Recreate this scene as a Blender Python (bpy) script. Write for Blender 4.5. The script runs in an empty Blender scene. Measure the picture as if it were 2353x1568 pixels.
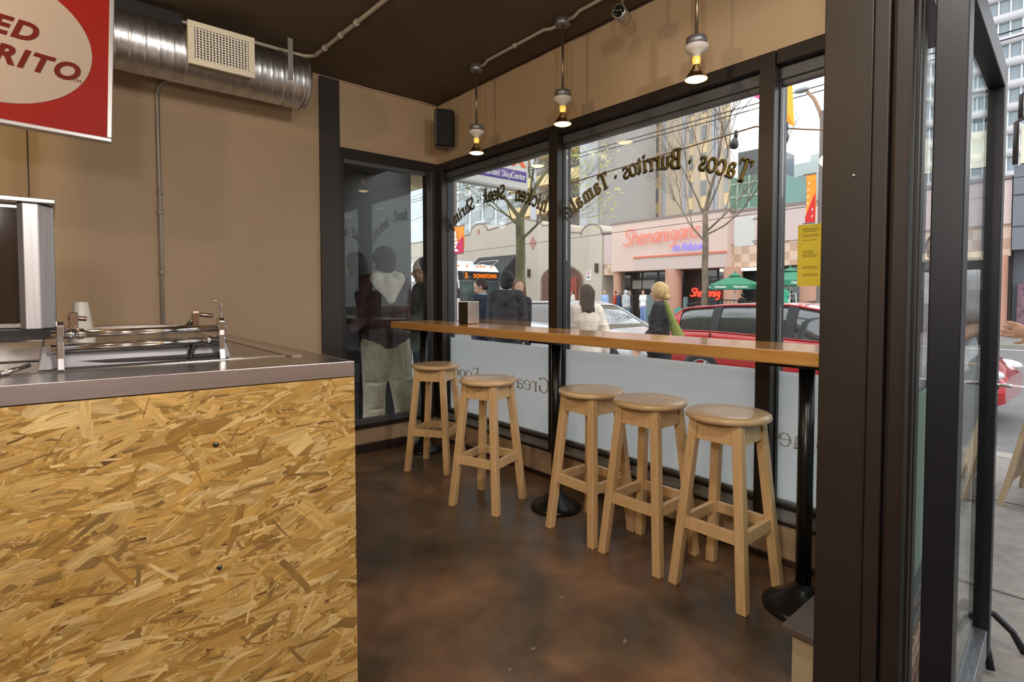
import bpy, bmesh, math, random
from mathutils import Vector, Matrix, noise
C = bpy.context.scene.collection
S = bpy.context.scene
PI = math.pi
# ---------------------------------------------------------------- camera
FPX, PPY = 1246.12, 723.67
YAW, PITCH, ROLL = math.radians(49.592), math.radians(-2.021), math.radians(-0.0524)
CAMZ = 1.3
Fv = Vector((math.cos(YAW)*math.cos(PITCH), math.sin(YAW)*math.cos(PITCH), math.sin(PITCH)))
Rv = Vector((math.sin(YAW), -math.cos(YAW), 0.0)); Uv = Rv.cross(Fv)
Rv, Uv = Rv*math.cos(ROLL)+Uv*math.sin(ROLL), Uv*math.cos(ROLL)-Rv*math.sin(ROLL)
cd = bpy.data.cameras.new('camera'); cam = bpy.data.objects.new('camera', cd); C.objects.link(cam)
cam.matrix_world = Matrix(((Rv.x, Uv.x, -Fv.x, 0), (Rv.y, Uv.y, -Fv.y, 0), (Rv.z, Uv.z, -Fv.z, CAMZ), (0, 0, 0, 1)))
cd.sensor_width = 36.0; cd.lens = FPX/2353*36.0; cd.shift_y = -(784-PPY)/2353; cd.clip_start = 0.02; cd.clip_end = 500
S.camera = cam
# ---------------------------------------------------------------- view, sky, lights
S.view_settings.view_transform = 'Standard'; S.view_settings.look = 'None'
S.view_settings.exposure = 0.0; S.view_settings.gamma = 1.0
try: S.view_settings.use_curve_mapping = False
except Exception: pass
w = bpy.data.worlds.new('overcast_sky'); S.world = w; w.use_nodes = True
nt = w.node_tree; nt.nodes.clear()
wo = nt.nodes.new('ShaderNodeOutputWorld'); bg = nt.nodes.new('ShaderNodeBackground')
tc = nt.nodes.new('ShaderNodeTexCoord'); nz = nt.nodes.new('ShaderNodeTexNoise'); cr = nt.nodes.new('ShaderNodeValToRGB')
nz.inputs['Scale'].default_value = 1.6; nz.inputs['Detail'].default_value = 4
cr.color_ramp.elements[0].color = (0.86, 0.90, 0.96, 1); cr.color_ramp.elements[1].color = (1, 1, 1, 1)
nt.links.new(tc.outputs['Generated'], nz.inputs['Vector']); nt.links.new(nz.outputs['Fac'], cr.inputs['Fac'])
nt.links.new(cr.outputs['Color'], bg.inputs['Color']); bg.inputs['Strength'].default_value = 2.3
nt.links.new(bg.outputs[0], wo.inputs[0])
def lamp(kind, name, loc, power, color=(1,1,1), size=0.2, rot=(0,0,0), spot=None, size_y=None):
    d = bpy.data.lights.new(name, kind); d.energy = power; d.color = color
    if kind == 'AREA':
        d.size = size
        if size_y: d.shape = 'RECTANGLE'; d.size_y = size_y
    else: d.shadow_soft_size = size
    if spot: d.spot_size = spot; d.spot_blend = 0.6
    o = bpy.data.objects.new(name, d); o.location = loc; o.rotation_euler = rot; C.objects.link(o); return o
# soft overcast light from high above the street (weak sun through cloud)
sun = bpy.data.lights.new('sun', 'SUN'); sun.energy = 0.8; sun.angle = math.radians(40); sun.color = (1.0, 0.97, 0.92)
so = bpy.data.objects.new('sun', sun); so.rotation_euler = (math.radians(35), math.radians(-25), 0); C.objects.link(so)
# added fill lights out of view to brighten the room, and the photographer's flash
lamp('POINT', 'kitchen_ceiling_lamp', (-0.9, 2.3, 2.75), 56, (1.0, 0.74, 0.40), 0.06)  # unseen warm fill, added to light the wall behind the counter
lamp('POINT', 'ceiling_lamp_back', (1.1, -0.9, 2.75), 120, (1.0, 0.93, 0.84), 0.07)  # unseen fill, added to lift the window wall and stools
lamp('POINT', 'ceiling_lamp_left', (-1.6, -0.2, 2.75), 60, (1.0, 0.90, 0.76), 0.07)  # unseen fill, added to brighten the interior
lamp('POINT', 'hanging_lamp', (0.70, 0.25, 2.50), 40, (1.0, 0.92, 0.82), 0.07)  # unseen fill, added as ambient light near the windows
lamp('POINT', 'camera_flash', (-0.36, 0.10, 1.80), 54, (1.0, 0.94, 0.88), 0.09)

# ---------------------------------------------------------------- materials
def lin(c):
    r = []
    for v in c[:3]:
        v = v/255.0
        r.append(v/12.92 if v <= 0.04045 else ((v+0.055)/1.055)**2.4)
    return (r[0], r[1], r[2], 1.0)
MATS = {}
def mat(name, col=(128,128,128), rough=0.6, metal=0.0, var=0.0, scale=8.0, bump=0.0, bscale=60.0, emit=None, estr=0.0, coat=0.0, spec=0.5, stretch=None, raw=None, trans=0.0, detail=4, alpha=None):
    """procedural principled material; var = colour variation by noise, bump = fine bump"""
    if name in MATS: return MATS[name]
    m = bpy.data.materials.new(name); m.use_nodes = True; MATS[name] = m
    nt = m.node_tree; b = nt.nodes['Principled BSDF']
    c = raw if raw else lin(col)
    b.inputs['Base Color'].default_value = c; b.inputs['Roughness'].default_value = rough
    b.inputs['Metallic'].default_value = metal; b.inputs['Specular IOR Level'].default_value = spec
    if coat: b.inputs['Coat Weight'].default_value = coat; b.inputs['Coat Roughness'].default_value = 0.06
    if trans: b.inputs['Transmission Weight'].default_value = trans
    if emit: b.inputs['Emission Color'].default_value = lin(emit); b.inputs['Emission Strength'].default_value = estr
    tcn = nt.nodes.new('ShaderNodeTexCoord'); mp = nt.nodes.new('ShaderNodeMapping')
    nt.links.new(tcn.outputs['Object'], mp.inputs['Vector'])
    if stretch: mp.inputs['Scale'].default_value = stretch
    if var:
        n = nt.nodes.new('ShaderNodeTexNoise'); n.inputs['Scale'].default_value = scale; n.inputs['Detail'].default_value = detail
        nt.links.new(mp.outputs[0], n.inputs['Vector'])
        r = nt.nodes.new('ShaderNodeValToRGB')
        r.color_ramp.elements[0].position = 0.3; r.color_ramp.elements[1].position = 0.7
        r.color_ramp.elements[0].color = tuple(max(0, x*(1-var)) for x in c[:3])+(1,)
        r.color_ramp.elements[1].color = tuple(min(1, x*(1+var)) for x in c[:3])+(1,)
        nt.links.new(n.outputs['Fac'], r.inputs['Fac']); nt.links.new(r.outputs['Color'], b.inputs['Base Color'])
    if bump:
        n2 = nt.nodes.new('ShaderNodeTexNoise'); n2.inputs['Scale'].default_value = bscale; n2.inputs['Detail'].default_value = 3
        nt.links.new(mp.outputs[0], n2.inputs['Vector'])
        bp = nt.nodes.new('ShaderNodeBump'); bp.inputs['Strength'].default_value = bump; bp.inputs['Distance'].default_value = 0.02
        nt.links.new(n2.outputs['Fac'], bp.inputs['Height']); nt.links.new(bp.outputs[0], b.inputs['Normal'])
    return m
def glass_mat(name, tint=(0.95,0.98,0.96), refl=1.0, ior=1.5, dirt=0.0):
    """thin window glass: clear with fresnel reflection"""
    if name in MATS: return MATS[name]
    m = bpy.data.materials.new(name); m.use_nodes = True; MATS[name] = m
    nt = m.node_tree; nt.nodes.clear()
    o = nt.nodes.new('ShaderNodeOutputMaterial'); mx = nt.nodes.new('ShaderNodeMixShader')
    t = nt.nodes.new('ShaderNodeBsdfTransparent'); g = nt.nodes.new('ShaderNodeBsdfGlossy'); f = nt.nodes.new('ShaderNodeFresnel')
    t.inputs[0].default_value = tint+(1,); g.inputs['Roughness'].default_value = 0.0; g.inputs[0].default_value = (1,1,1,1)
    f.inputs[0].default_value = ior; mu = nt.nodes.new('ShaderNodeMath'); mu.operation = 'MULTIPLY'; mu.inputs[1].default_value = refl
    nt.links.new(f.outputs[0], mu.inputs[0]); nt.links.new(mu.outputs[0], mx.inputs[0])
    nt.links.new(t.outputs[0], mx.inputs[1]); nt.links.new(g.outputs[0], mx.inputs[2]); nt.links.new(mx.outputs[0], o.inputs[0])
    return m
def frosted_mat(name, col=(234,238,240)):
    if name in MATS: return MATS[name]
    m = bpy.data.materials.new(name); m.use_nodes = True; MATS[name] = m
    nt = m.node_tree; nt.nodes.clear()
    o = nt.nodes.new('ShaderNodeOutputMaterial'); mx = nt.nodes.new('ShaderNodeMixShader'); mx.inputs[0].default_value = 0.72
    t = nt.nodes.new('ShaderNodeBsdfTranslucent'); g = nt.nodes.new('ShaderNodeBsdfDiffuse')
    t.inputs[0].default_value = lin(col); g.inputs[0].default_value = lin(col)
    nt.links.new(g.outputs[0], mx.inputs[1]); nt.links.new(t.outputs[0], mx.inputs[2]); nt.links.new(mx.outputs[0], o.inputs[0])
    return m
def emat(name, col, s):
    if name in MATS: return MATS[name]
    m = bpy.data.materials.new(name); m.use_nodes = True; MATS[name] = m
    nt = m.node_tree; nt.nodes.clear(); o = nt.nodes.new('ShaderNodeOutputMaterial'); e = nt.nodes.new('ShaderNodeEmission')
    e.inputs[0].default_value = lin(col); e.inputs[1].default_value = s; nt.links.new(e.outputs[0], o.inputs[0]); return m

# ---------------------------------------------------------------- object helpers
def tag(o, label, cat, group=None, kind=None):
    o['label'] = label
    if cat: o['category'] = cat
    if group: o['group'] = group
    if kind: o['kind'] = kind
    return o
def thing(name, label, cat, loc=(0,0,0), rz=0.0, group=None, kind=None):
    o = bpy.data.objects.new(name, None); o.empty_display_size = 0.1; C.objects.link(o)
    o.location = loc; o.rotation_euler = (0,0,rz); tag(o, label, cat, group, kind); return o
class MB:
    """collects shapes into ONE mesh"""
    def __init__(s): s.v = []; s.f = []; s.sm = []; s.mi = []; s.cm = 0
    def add(s, vs, fs, smooth=False):
        k = len(s.v); s.v += [tuple(v) for v in vs]
        for f in fs: s.f.append(tuple(i+k for i in f)); s.sm.append(smooth); s.mi.append(s.cm)
        return s
    def box(s, a, b, M=None):
        x0,y0,z0 = a; x1,y1,z1 = b
        vs = [Vector(p) for p in ((x0,y0,z0),(x1,y0,z0),(x1,y1,z0),(x0,y1,z0),(x0,y0,z1),(x1,y0,z1),(x1,y1,z1),(x0,y1,z1))]
        if M: vs = [M @ v for v in vs]
        fs = [(0,3,2,1),(4,5,6,7),(0,1,5,4),(1,2,6,5),(2,3,7,6),(3,0,4,7)]
        if (x1-x0)*(y1-y0)*(z1-z0) < 0: fs = [tuple(reversed(f)) for f in fs]
        return s.add(vs, fs)
    def cbox(s, c, d, M=None):
        return s.box([c[i]-d[i]/2 for i in range(3)], [c[i]+d[i]/2 for i in range(3)], M)
    def bbox(s, a, b, r=0.005, M=None):
        """box with bevelled edges"""
        bm = bmesh.new(); bmesh.ops.create_cube(bm, size=1)
        for v in bm.verts: v.co = Vector([(a[i]+b[i])/2+v.co[i]*(b[i]-a[i]) for i in range(3)])
        bmesh.ops.bevel(bm, geom=bm.edges[:], offset=r, segments=2, affect='EDGES', profile=0.5)
        bm.verts.index_update()
        vs = [(M @ v.co) if M else v.co.copy() for v in bm.verts]; fs = [[v.index for v in f.verts] for f in bm.faces]
        bm.free(); return s.add(vs, fs)
    def tube(s, pts, r, n=10, cap=True, closed=False):
        pts = [Vector(p) for p in pts]; N = len(pts)
        rr = r if isinstance(r, (list, tuple)) else [r]*N
        vs = []; up = None
        for i, p in enumerate(pts):
            if closed: d = pts[(i+1) % N]-pts[i-1]
            else: d = (pts[min(i+1, N-1)]-pts[max(i-1, 0)])
            d.normalize()
            if up is None:
                up = d.cross(Vector((0,0,1)))
                if up.length < 1e-3: up = d.cross(Vector((1,0,0)))
            up = (up-d*up.dot(d)); 
            if up.length < 1e-4: up = d.orthogonal()
            up.normalize(); w2 = d.cross(up)
            for k in range(n):
                a = 2*PI*k/n; vs.append(p+(up*math.cos(a)+w2*math.sin(a))*rr[i])
        fs = []
        for i in range(N if closed else N-1):
            j = (i+1) % N
            for k in range(n): fs.append((i*n+k, i*n+(k+1) % n, j*n+(k+1) % n, j*n+k))
        s.add(vs, fs, True)
        if cap and not closed:
            k0 = len(s.v)-len(vs)
            s.f.append(tuple(k0+k for k in reversed(range(n)))); s.sm.append(False); s.mi.append(s.cm)
            s.f.append(tuple(k0+(N-1)*n+k for k in range(n))); s.sm.append(False); s.mi.append(s.cm)
        return s
    def lathe(s, prof, c=(0,0,0), n=24, M=None, smooth=True, a0=0, a1=2*PI):
        """prof: list of (radius, z)"""
        vs = []; full = abs(a1-a0-2*PI) < 1e-6; m = n if full else n+1
        for (r, z) in prof:
            for k in range(m):
                a = a0+(a1-a0)*k/n; v = Vector((c[0]+r*math.cos(a), c[1]+r*math.sin(a), c[2]+z)); vs.append(M @ v if M else v)
        fs = []
        for i in range(len(prof)-1):
            for k in range(n):
                k2 = (k+1) % m; fs.append((i*m+k, i*m+k2, (i+1)*m+k2, (i+1)*m+k))
        return s.add(vs, fs, smooth)
    def prism(s, poly, z0, z1, M=None):
        """poly in xy extruded z0..z1"""
        n = len(poly); vs = [Vector((p[0], p[1], z0)) for p in poly]+[Vector((p[0], p[1], z1)) for p in poly]
        if M: vs = [M @ v for v in vs]
        fs = [tuple(reversed(range(n))), tuple(range(n, 2*n))]+[(i, (i+1) % n, n+(i+1) % n, n+i) for i in range(n)]
        return s.add(vs, fs)
    def ball(s, c, r, n=12, m=8, M=None):
        if not isinstance(r, (list, tuple)): r = (r, r, r)
        vs = []
        for i in range(m+1):
            t = PI*i/m
            for k in range(n):
                a = 2*PI*k/n; v = Vector((c[0]+r[0]*math.sin(t)*math.cos(a), c[1]+r[1]*math.sin(t)*math.sin(a), c[2]+r[2]*math.cos(t)))
                vs.append(M @ v if M else v)
        fs = [(i*n+k, (i+1)*n+k, (i+1)*n+(k+1) % n, i*n+(k+1) % n) for i in range(m) for k in range(n)]
        return s.add(vs, fs, True)
    def grid(s, P, smooth=True):
        n = len(P[0]); vs = [p for row in P for p in row]
        return s.add(vs, [(i*n+j, i*n+j+1, (i+1)*n+j+1, (i+1)*n+j) for i in range(len(P)-1) for j in range(n-1)], smooth)
    def build(s, name, m, parent=None, recalc=True, bevel=0, sub=0, solid=0):
        me = bpy.data.meshes.new(name); me.from_pydata(s.v, [], s.f)
        for i, p in enumerate(me.polygons): p.use_smooth = s.sm[i]; p.material_index = s.mi[i]
        for mm in (m if isinstance(m, (list, tuple)) else [m]): me.materials.append(mm)
        if recalc:
            bm = bmesh.new(); bm.from_mesh(me); bmesh.ops.remove_doubles(bm, verts=bm.verts, dist=1e-6)
            bmesh.ops.recalc_face_normals(bm, faces=bm.faces); bm.to_mesh(me); bm.free()
        o = bpy.data.objects.new(name, me); C.objects.link(o)
        if parent: o.parent = parent
        if solid: md = o.modifiers.new('thickness', 'SOLIDIFY'); md.thickness = solid; md.offset = 0
        if bevel: md = o.modifiers.new('bevel', 'BEVEL'); md.width = bevel; md.segments = 2; md.limit_method = 'ANGLE'
        if sub: md = o.modifiers.new('sub', 'SUBSURF'); md.levels = sub; md.render_levels = sub
        return o
def struct(o, label=None, cat=None):
    o['kind'] = 'structure'
    if label: o['label'] = label
    if cat: o['category'] = cat
    return o
def copy_tree(o, parent=None):
    c = o.copy(); C.objects.link(c)
    if parent: c.parent = parent
    for ch in list(o.children): copy_tree(ch, c)
    return c
def frame(origin, xdir, ydir):
    """matrix with given origin and local x,y directions"""
    x = Vector(xdir).normalized(); y = Vector(ydir).normalized(); z = x.cross(y)
    return Matrix(((x.x,y.x,z.x,origin[0]),(x.y,y.y,z.y,origin[1]),(x.z,y.z,z.z,origin[2]),(0,0,0,1)))
def text(name, body, size, M, m, parent=None, ext=0.002, bold=0.0, shear=0.0, align='CENTER', spacing=1.0, sx=1.0):
    cu = bpy.data.curves.new(name, 'FONT'); cu.body = body; cu.size = size; cu.extrude = ext; cu.offset = bold; cu.shear = shear
    cu.align_x = align; cu.align_y = 'CENTER'; cu.space_character = spacing; cu.resolution_u = 4
    o = bpy.data.objects.new(name, cu); C.objects.link(o)
    dg = bpy.context.evaluated_depsgraph_get(); me = bpy.data.meshes.new_from_object(o.evaluated_get(dg))
    bpy.data.objects.remove(o); me.name = name; me.materials.clear(); me.materials.append(m)
    me.transform(M @ Matrix.Diagonal((sx,1,1,1)))
    o = bpy.data.objects.new(name, me); C.objects.link(o)
    if parent: o.parent = parent
    return o
WALLM = mat('tan_wall_paint', raw=(0.43,0.305,0.188,1), rough=0.55, var=0.03, scale=2, bump=0.08, bscale=220)
# ================================================================ ROOM SHELL
XW, YW, ZC = 2.673, 4.18, 3.0
XG = 2.745                      # glass plane of the street windows
DARK = mat('dark_bronze_frame', raw=(0.030,0.024,0.022,1), rough=0.38, metal=0.35, bump=0.02, bscale=300)
BLK = mat('black_anodised_frame', raw=(0.022,0.024,0.028,1), rough=0.33, metal=0.4)
GREYF = mat('grey_metal_reveal', raw=(0.11,0.115,0.125,1), rough=0.38, metal=0.4)
BASEM = mat('dark_brown_base', raw=(0.030,0.016,0.012,1), rough=0.5, var=0.2, scale=30)
CEILM = mat('dark_brown_ceiling', raw=(0.092,0.061,0.036,1), rough=0.85, var=0.08, scale=3, bump=0.2, bscale=90)
# stained concrete floor
def floor_material():
    m = bpy.data.materials.new('stained_concrete'); m.use_nodes = True; nt = m.node_tree; b = nt.nodes['Principled BSDF']
    tcn = nt.nodes.new('ShaderNodeTexCoord')
    def nz(scale, det, dist=0.0):
        n = nt.nodes.new('ShaderNodeTexNoise'); n.inputs['Scale'].default_value = scale; n.inputs['Detail'].default_value = det
        n.inputs['Distortion'].default_value = dist; nt.links.new(tcn.outputs['Object'], n.inputs['Vector']); return n
    n1, n2, n3 = nz(1.5, 6, 0.8), nz(5, 8, 0.5), nz(38, 4)
    r = nt.nodes.new('ShaderNodeValToRGB'); e = r.color_ramp.elements
    e[0].position = 0.30; e[0].color = (0.066,0.047,0.031,1); e[1].position = 0.72; e[1].color = (0.235,0.132,0.070,1)
    x = e.new(0.46); x.color = (0.112,0.075,0.046,1); x = e.new(0.58); x.color = (0.165,0.094,0.053,1)
    nt.links.new(n1.outputs['Fac'], r.inputs['Fac'])
    r2 = nt.nodes.new('ShaderNodeValToRGB'); r2.color_ramp.elements[0].position = .35; r2.color_ramp.elements[1].position = .7
    r2.color_ramp.elements[0].color = (.62,.60,.58,1); r2.color_ramp.elements[1].color = (1.25,1.2,1.15,1)
    nt.links.new(n2.outputs['Fac'], r2.inputs['Fac'])
    mx = nt.nodes.new('ShaderNodeMix'); mx.data_type = 'RGBA'; mx.blend_type = 'MULTIPLY'; mx.inputs[0].default_value = 1
    nt.links.new(r.outputs['Color'], mx.inputs[6]); nt.links.new(r2.outputs['Color'], mx.inputs[7])
    # pale scuffs and chips
    v = nz(9, 2, 2.5); r3 = nt.nodes.new('ShaderNodeValToRGB'); r3.color_ramp.elements[0].position = .735; r3.color_ramp.elements[1].position = .77
    nt.links.new(v.outputs['Fac'], r3.inputs['Fac'])
    mx2 = nt.nodes.new('ShaderNodeMix'); mx2.data_type = 'RGBA'; nt.links.new(r3.outputs['Color'], mx2.inputs[0])
    nt.links.new(mx.outputs[2], mx2.inputs[6]); mx2.inputs[7].default_value = (0.30,0.24,0.17,1)
    nt.links.new(mx2.outputs[2], b.inputs['Base Color'])
    r4 = nt.nodes.new('ShaderNodeMapRange'); r4.inputs[3].default_value = 0.20; r4.inputs[4].default_value = 0.42
    nt.links.new(n2.outputs['Fac'], r4.inputs[0]); nt.links.new(r4.outputs[0], b.inputs['Roughness'])
    bp = nt.nodes.new('ShaderNodeBump'); bp.inputs['Strength'].default_value = 0.05; bp.inputs['Distance'].default_value = 0.01
    nt.links.new(n3.outputs['Fac'], bp.inputs['Height']); nt.links.new(bp.outputs[0], b.inputs['Normal'])
    b.inputs['Specular IOR Level'].default_value = 0.6
    return m
FLOORM = floor_material()
XB, YB = -4.2, -3.6             # back of the room
f = MB().box((XB,YB,-0.12),(1.78,YW+0.1,0)).box((1.78,0.62,-0.12),(XW+0.09,YW+0.1,0)).build('floor', FLOORM); struct(f, 'brown stained polished concrete floor of the taqueria', 'floor')
c = MB().box((XB,YB,ZC),(1.90,YW+0.1,ZC+0.12)).box((1.90,0.45,ZC),(XW+0.25,YW+0.1,ZC+0.12)).build('ceiling', CEILM); struct(c, 'dark brown painted ceiling above the window bar', 'ceiling')
# left wall: solid tan part, dark post, upper panel, low panel under the window
wl = MB()
wl.box((XB,YW,0),(1.607,YW+0.12,ZC)); wl.box((1.765,YW,2.476),(XW+0.12,YW+0.12,ZC)); wl.box((1.607,YW+0.02,0),(XW+0.10,YW+0.12,0.204))
wl.build('wall_left', WALLM); struct(bpy.data.objects['wall_left'], 'tan painted wall behind the counter and round duct', 'wall')
wr = MB()
wr.box((XW,0.55,2.470),(XW+0.14,YW+0.12,ZC)); wr.box((XW,0.62,0),(XW+0.16,YW+0.02,0.190))
wr.build('wall_right', WALLM); struct(bpy.data.objects['wall_right'], 'tan painted wall band above and below the street windows', 'wall')
bk = MB().box((XB-0.1,YB,0),(XB,YW,ZC)).build('wall_back', WALLM); struct(bk, 'tan wall at the far back of the room', 'wall')
bk = MB().box((XB,YB-0.1,0),(1.9,YB,ZC)).build('wall_front', WALLM); struct(bk, 'tan wall behind the photographer', 'wall')
# entry side wall on the near side of the door
bk = MB().box((1.70,YB,0),(1.86,-0.75,ZC)).box((1.70,-0.75,2.75),(1.86,0.30,ZC)).build('wall_entry', WALLM); struct(bk, 'tan wall beside the open entrance door', 'wall')
for nm, a, b2 in (('baseboard_left', (1.60,YW-0.012,0), (XW,YW+0.02,0.072)), ('baseboard_right', (XW-0.012,0.76,0), (XW+0.02,YW,0.030)), ('baseboard_back', (XB,YW-0.012,0), (1.60,YW,0.1))):
    o = MB().bbox(a, b2, 0.004).build(nm, BASEM); struct(o, 'dark brown cove base along the foot of the '+{'baseboard_left':'wall under the side window','baseboard_right':'wall under the street windows','baseboard_back':'wall behind the counter'}[nm], 'baseboard')
o = MB().bbox((1.607,YW-0.022,0),(1.765,YW+0.10,ZC-0.012),0.004).build('trim_1', mat('dark_post_paint', raw=(0.028,0.020,0.017,1), rough=0.5)); struct(o, 'black vertical post beside the side window', 'post')
# ragged pale joint where ceiling meets the walls
random.seed(3)
jm = MB(); x = -0.9
def joint(p0, p1, n, seed):
    random.seed(seed); pts = []
    for i in range(n+1):
        t = i/n; p = Vector(p0).lerp(Vector(p1), t); pts.append((p.x, p.y, p.z-random.random()*0.004))
    return pts
jm.tube(joint((-0.9,YW-0.008,ZC-0.008),(XW-0.03,YW-0.008,ZC-0.008),30,2), 0.0075, 6)
o = jm.build('trim_2', mat('pale_caulk', (176,150,132), 0.6)); struct(o, 'pale caulk bead at the top of the wall beside the duct', 'trim')
o = MB().tube(joint((XW-0.006,0.6,ZC-0.006),(XW-0.006,YW,ZC-0.006),30,5), 0.005, 6).build('trim_3', mat('dark_joint', (58,44,36), 0.8)); struct(o, 'dark ragged joint between ceiling and wall above the street windows', 'trim')
o = MB().box((-0.081,YW-0.0015,0.9),(-0.075,YW+0.001,2.7)).build('trim_12', DARK); struct(o, 'thin dark vertical seam in the tan wall under the red sign', 'wall seam')
# ---------------- windows
GLASS = glass_mat('window_glass', (0.975,0.99,0.985), 0.28)
GLASS_SIDE = glass_mat('side_window_glass', (0.90,0.93,0.92), 0.48)
FROST = frosted_mat('frosted_film')
def window_right(n, y0, y1, label, left_post, right_post):
    """y0<y1 clear opening, frame inside wall plane XW, glass at XG"""
    t = thing('window_%d' % n, label, 'window', (XG,(y0+y1)/2,0.19)); t['kind'] = 'structure'
    inv = Matrix.Translation((-XG,-(y0+y1)/2,-0.19))
    fr = MB()
    # header: dark face + stepped grey soffit, sill steps
    fr.box((XW-0.010,y0,2.405),(XW+0.055,y1,2.470), inv); fr.build('frame_head', DARK, t)
    h = MB(); h.box((XW+0.055,y0,2.398),(XG+0.05,y1,2.470), inv); h.box((XG-0.030,y0,2.345),(XG+0.05,y1,2.398), inv); h.box((XG-0.012,y0,2.322),(XG+0.03,y1,2.345), inv)
    h.build('head_reveal', GREYF, t)
    s1 = MB(); s1.box((XW-0.006,y0,0.190),(XW+0.03,y1,0.206), inv); s1.box((XW+0.028,y0,0.255),(XG-0.006,y1,0.276), inv); s1.build('sill_edge', DARK, t)
    s2 = MB(); s2.box((XW,y0,0.206),(XG+0.05,y1,0.222), inv); s2.box((XW+0.03,y0,0.222),(XG+0.05,y1,0.258), inv); s2.box((XG-0.014,y0,0.276),(XG+0.03,y1,0.290), inv); s2.build('sill', mat('sill_aluminium', raw=(.27,.275,.285,1), rough=.4, metal=.3), t)
    g = MB(); g.box((XG,y0,0.29),(XG+0.006,y1,2.322), inv); g.build('glass_pane', GLASS, t)
    fz = MB(); fz.box((XG-0.0035,y0,0.29),(XG-0.0005,y1,0.925), inv); fo = fz.build('frosted_film', FROST, t); fo['label'] = 'frosted white film on lower glass'
    return t
W2 = window_right(2, 2.735, 4.085, 'street window nearest the corner speaker, with shrimp and chicken lettering', 0, 0)
W3 = window_right(3, 1.262, 2.640, 'middle street window with tacos, burritos and tamales lettering', 0, 0)
W4 = window_right(4, 0.700, 1.180, 'narrow street window beside the brown column, yellow paper taped inside', 0, 0)
def post(n, y0, y1, label):
    p = MB(); p.box((XW-0.012,y0,0.19),(XW+0.045,y1,2.47)); p2 = MB(); p2.box((XW+0.045,y0-0.006,0.19),(XG+0.045,y1+0.006,2.47))
    t = thing('trim_%d' % n, label, 'mullion', (XW,(y0+y1)/2,0.19)); t['kind'] = 'structure'
    for b_, nm, m_ in ((p,'face',DARK),(p2,'reveal',BLK)):
        b_.v = [(v[0]-XW, v[1]-(y0+y1)/2, v[2]-0.19) for v in b_.v]; b_.build(nm, m_, t, bevel=0.002)
post(4, 2.648, 2.732, 'black mullion between the corner window and the middle street window')
post(5, 1.188, 1.262, 'black mullion between the middle and the narrow street window')
post(6, 4.085, 4.20, 'black corner post where the side window meets the street windows')
post(7, 0.618, 0.70, 'black end post of the street windows')
# side window in the left wall
t = thing('window_1', 'tall dark side window beside the black post, people outside reflected in it', 'window', (2.2,YW,0.204)); t['kind'] = 'structure'
iv = Matrix.Translation((-2.2,-YW,-0.204))
a = MB(); a.box((1.765,YW-0.012,2.400),(XW,YW+0.06,2.476), iv); a.box((1.765,YW-0.010,0.204),(XW,YW+0.05,0.235), iv); a.box((1.757,YW-0.010,0.235),(1.80,YW+0.06,2.40), iv)
a.box((2.56,YW-0.010,0.235),(2.60,YW+0.06,2.40), iv); a.box((2.63,YW-0.010,0.235),(XW,YW+0.06,2.40), iv); a.build('window_frame', DARK, t, bevel=0.002)
a = MB(); a.box((1.80,YW+0.01,0.235),(2.56,YW+0.07,0.275), iv); a.box((1.80,YW+0.02,2.365),(2.56,YW+0.07,2.40), iv); a.box((2.60,YW+0.005,0.235),(2.63,YW+0.06,2.40), iv); a.build('glazing_bead', GREYF, t)
a = MB(); a.box((1.80,YW+0.045,0.275),(2.56,YW+0.051,2.365), iv); a.build('glass_pane', GLASS_SIDE, t)
# ---------------- brown entry column and return window
COLM = mat('brown_metal_column', raw=(0.026,0.019,0.016,1), rough=0.42, metal=0.15, bump=0.02, bscale=150, var=0.08, scale=6)
t = thing('trim_8', 'big brown metal entry column between the bar and the open door', 'column', (1.66,0.48,0)); t['kind'] = 'structure'
iv = Matrix.Translation((-1.66,-0.48,0))
a = MB(); a.box((1.645,0.482,0),(1.80,0.600,ZC), iv); a.build('column_panel', COLM, t, bevel=0.003)
a = MB(); a.box((1.640,0.443,0),(1.80,0.480,ZC), iv); a.build('column_panel', COLM, t, bevel=0.004)
a = MB(); a.bbox((1.648,0.394,0),(1.70,0.442,ZC), 0.012, iv); a.build('column_nosing', COLM, t)
a = MB(); a.box((1.68,0.388,0),(1.72,0.400,ZC), iv); a.box((1.70,0.385,0),(1.73,0.394,ZC), iv); a.build('door_stop', DARK, t, bevel=0.002)
a = MB(); M = frame((1.645,0.545,1.643),(0,-1,0),(0,0,1)); a.lathe([(0.0,0.0),(0.004,0.0005),(0.0035,0.003),(0,0.004)], n=10, M=frame((1.641-1.66,0.52-0.48,1.62),(0,1,0),(0,0,1)) @ Matrix.Scale(-1,4,(0,0,1))); a.build('screw', mat('bright_screw', (190,185,178), 0.4, 0.6), t)
# return window (from column out to the street line, slightly splayed)
d0, d1 = Vector((1.80,0.492,0)), Vector((2.80,0.592,0)); dd = (d1-d0).normalized()
RM = frame(d0, dd, (-dd.y,dd.x,0)); L = (d1-d0).length
t = thing('window_5', 'side return window beside the entrance door with frosted lower glass', 'window', d0); t['kind'] = 'structure'; t.matrix_world = RM
a = MB(); a.box((0,-0.05,0.17),(L,0.05,0.205)); a.box((0,-0.035,0.205),(L,0.035,0.225)); a.box((0,-0.04,2.32),(L,0.04,2.42)); a.box((L-0.012,-0.006,0.225),(L,0.006,2.32)); a.build('window_frame', GREYF, t, bevel=0.003)
a = MB(); a.box((0,-0.003,0.225),(L-0.05,0.003,2.32)); a.build('glass_pane', GLASS, t)
a = MB(); a.box((0,-0.008,0.225),(L-0.05,-0.004,0.925)); a.build('frosted_film', frosted_mat('frosted_film_green',(186,206,198)), t)
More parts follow.
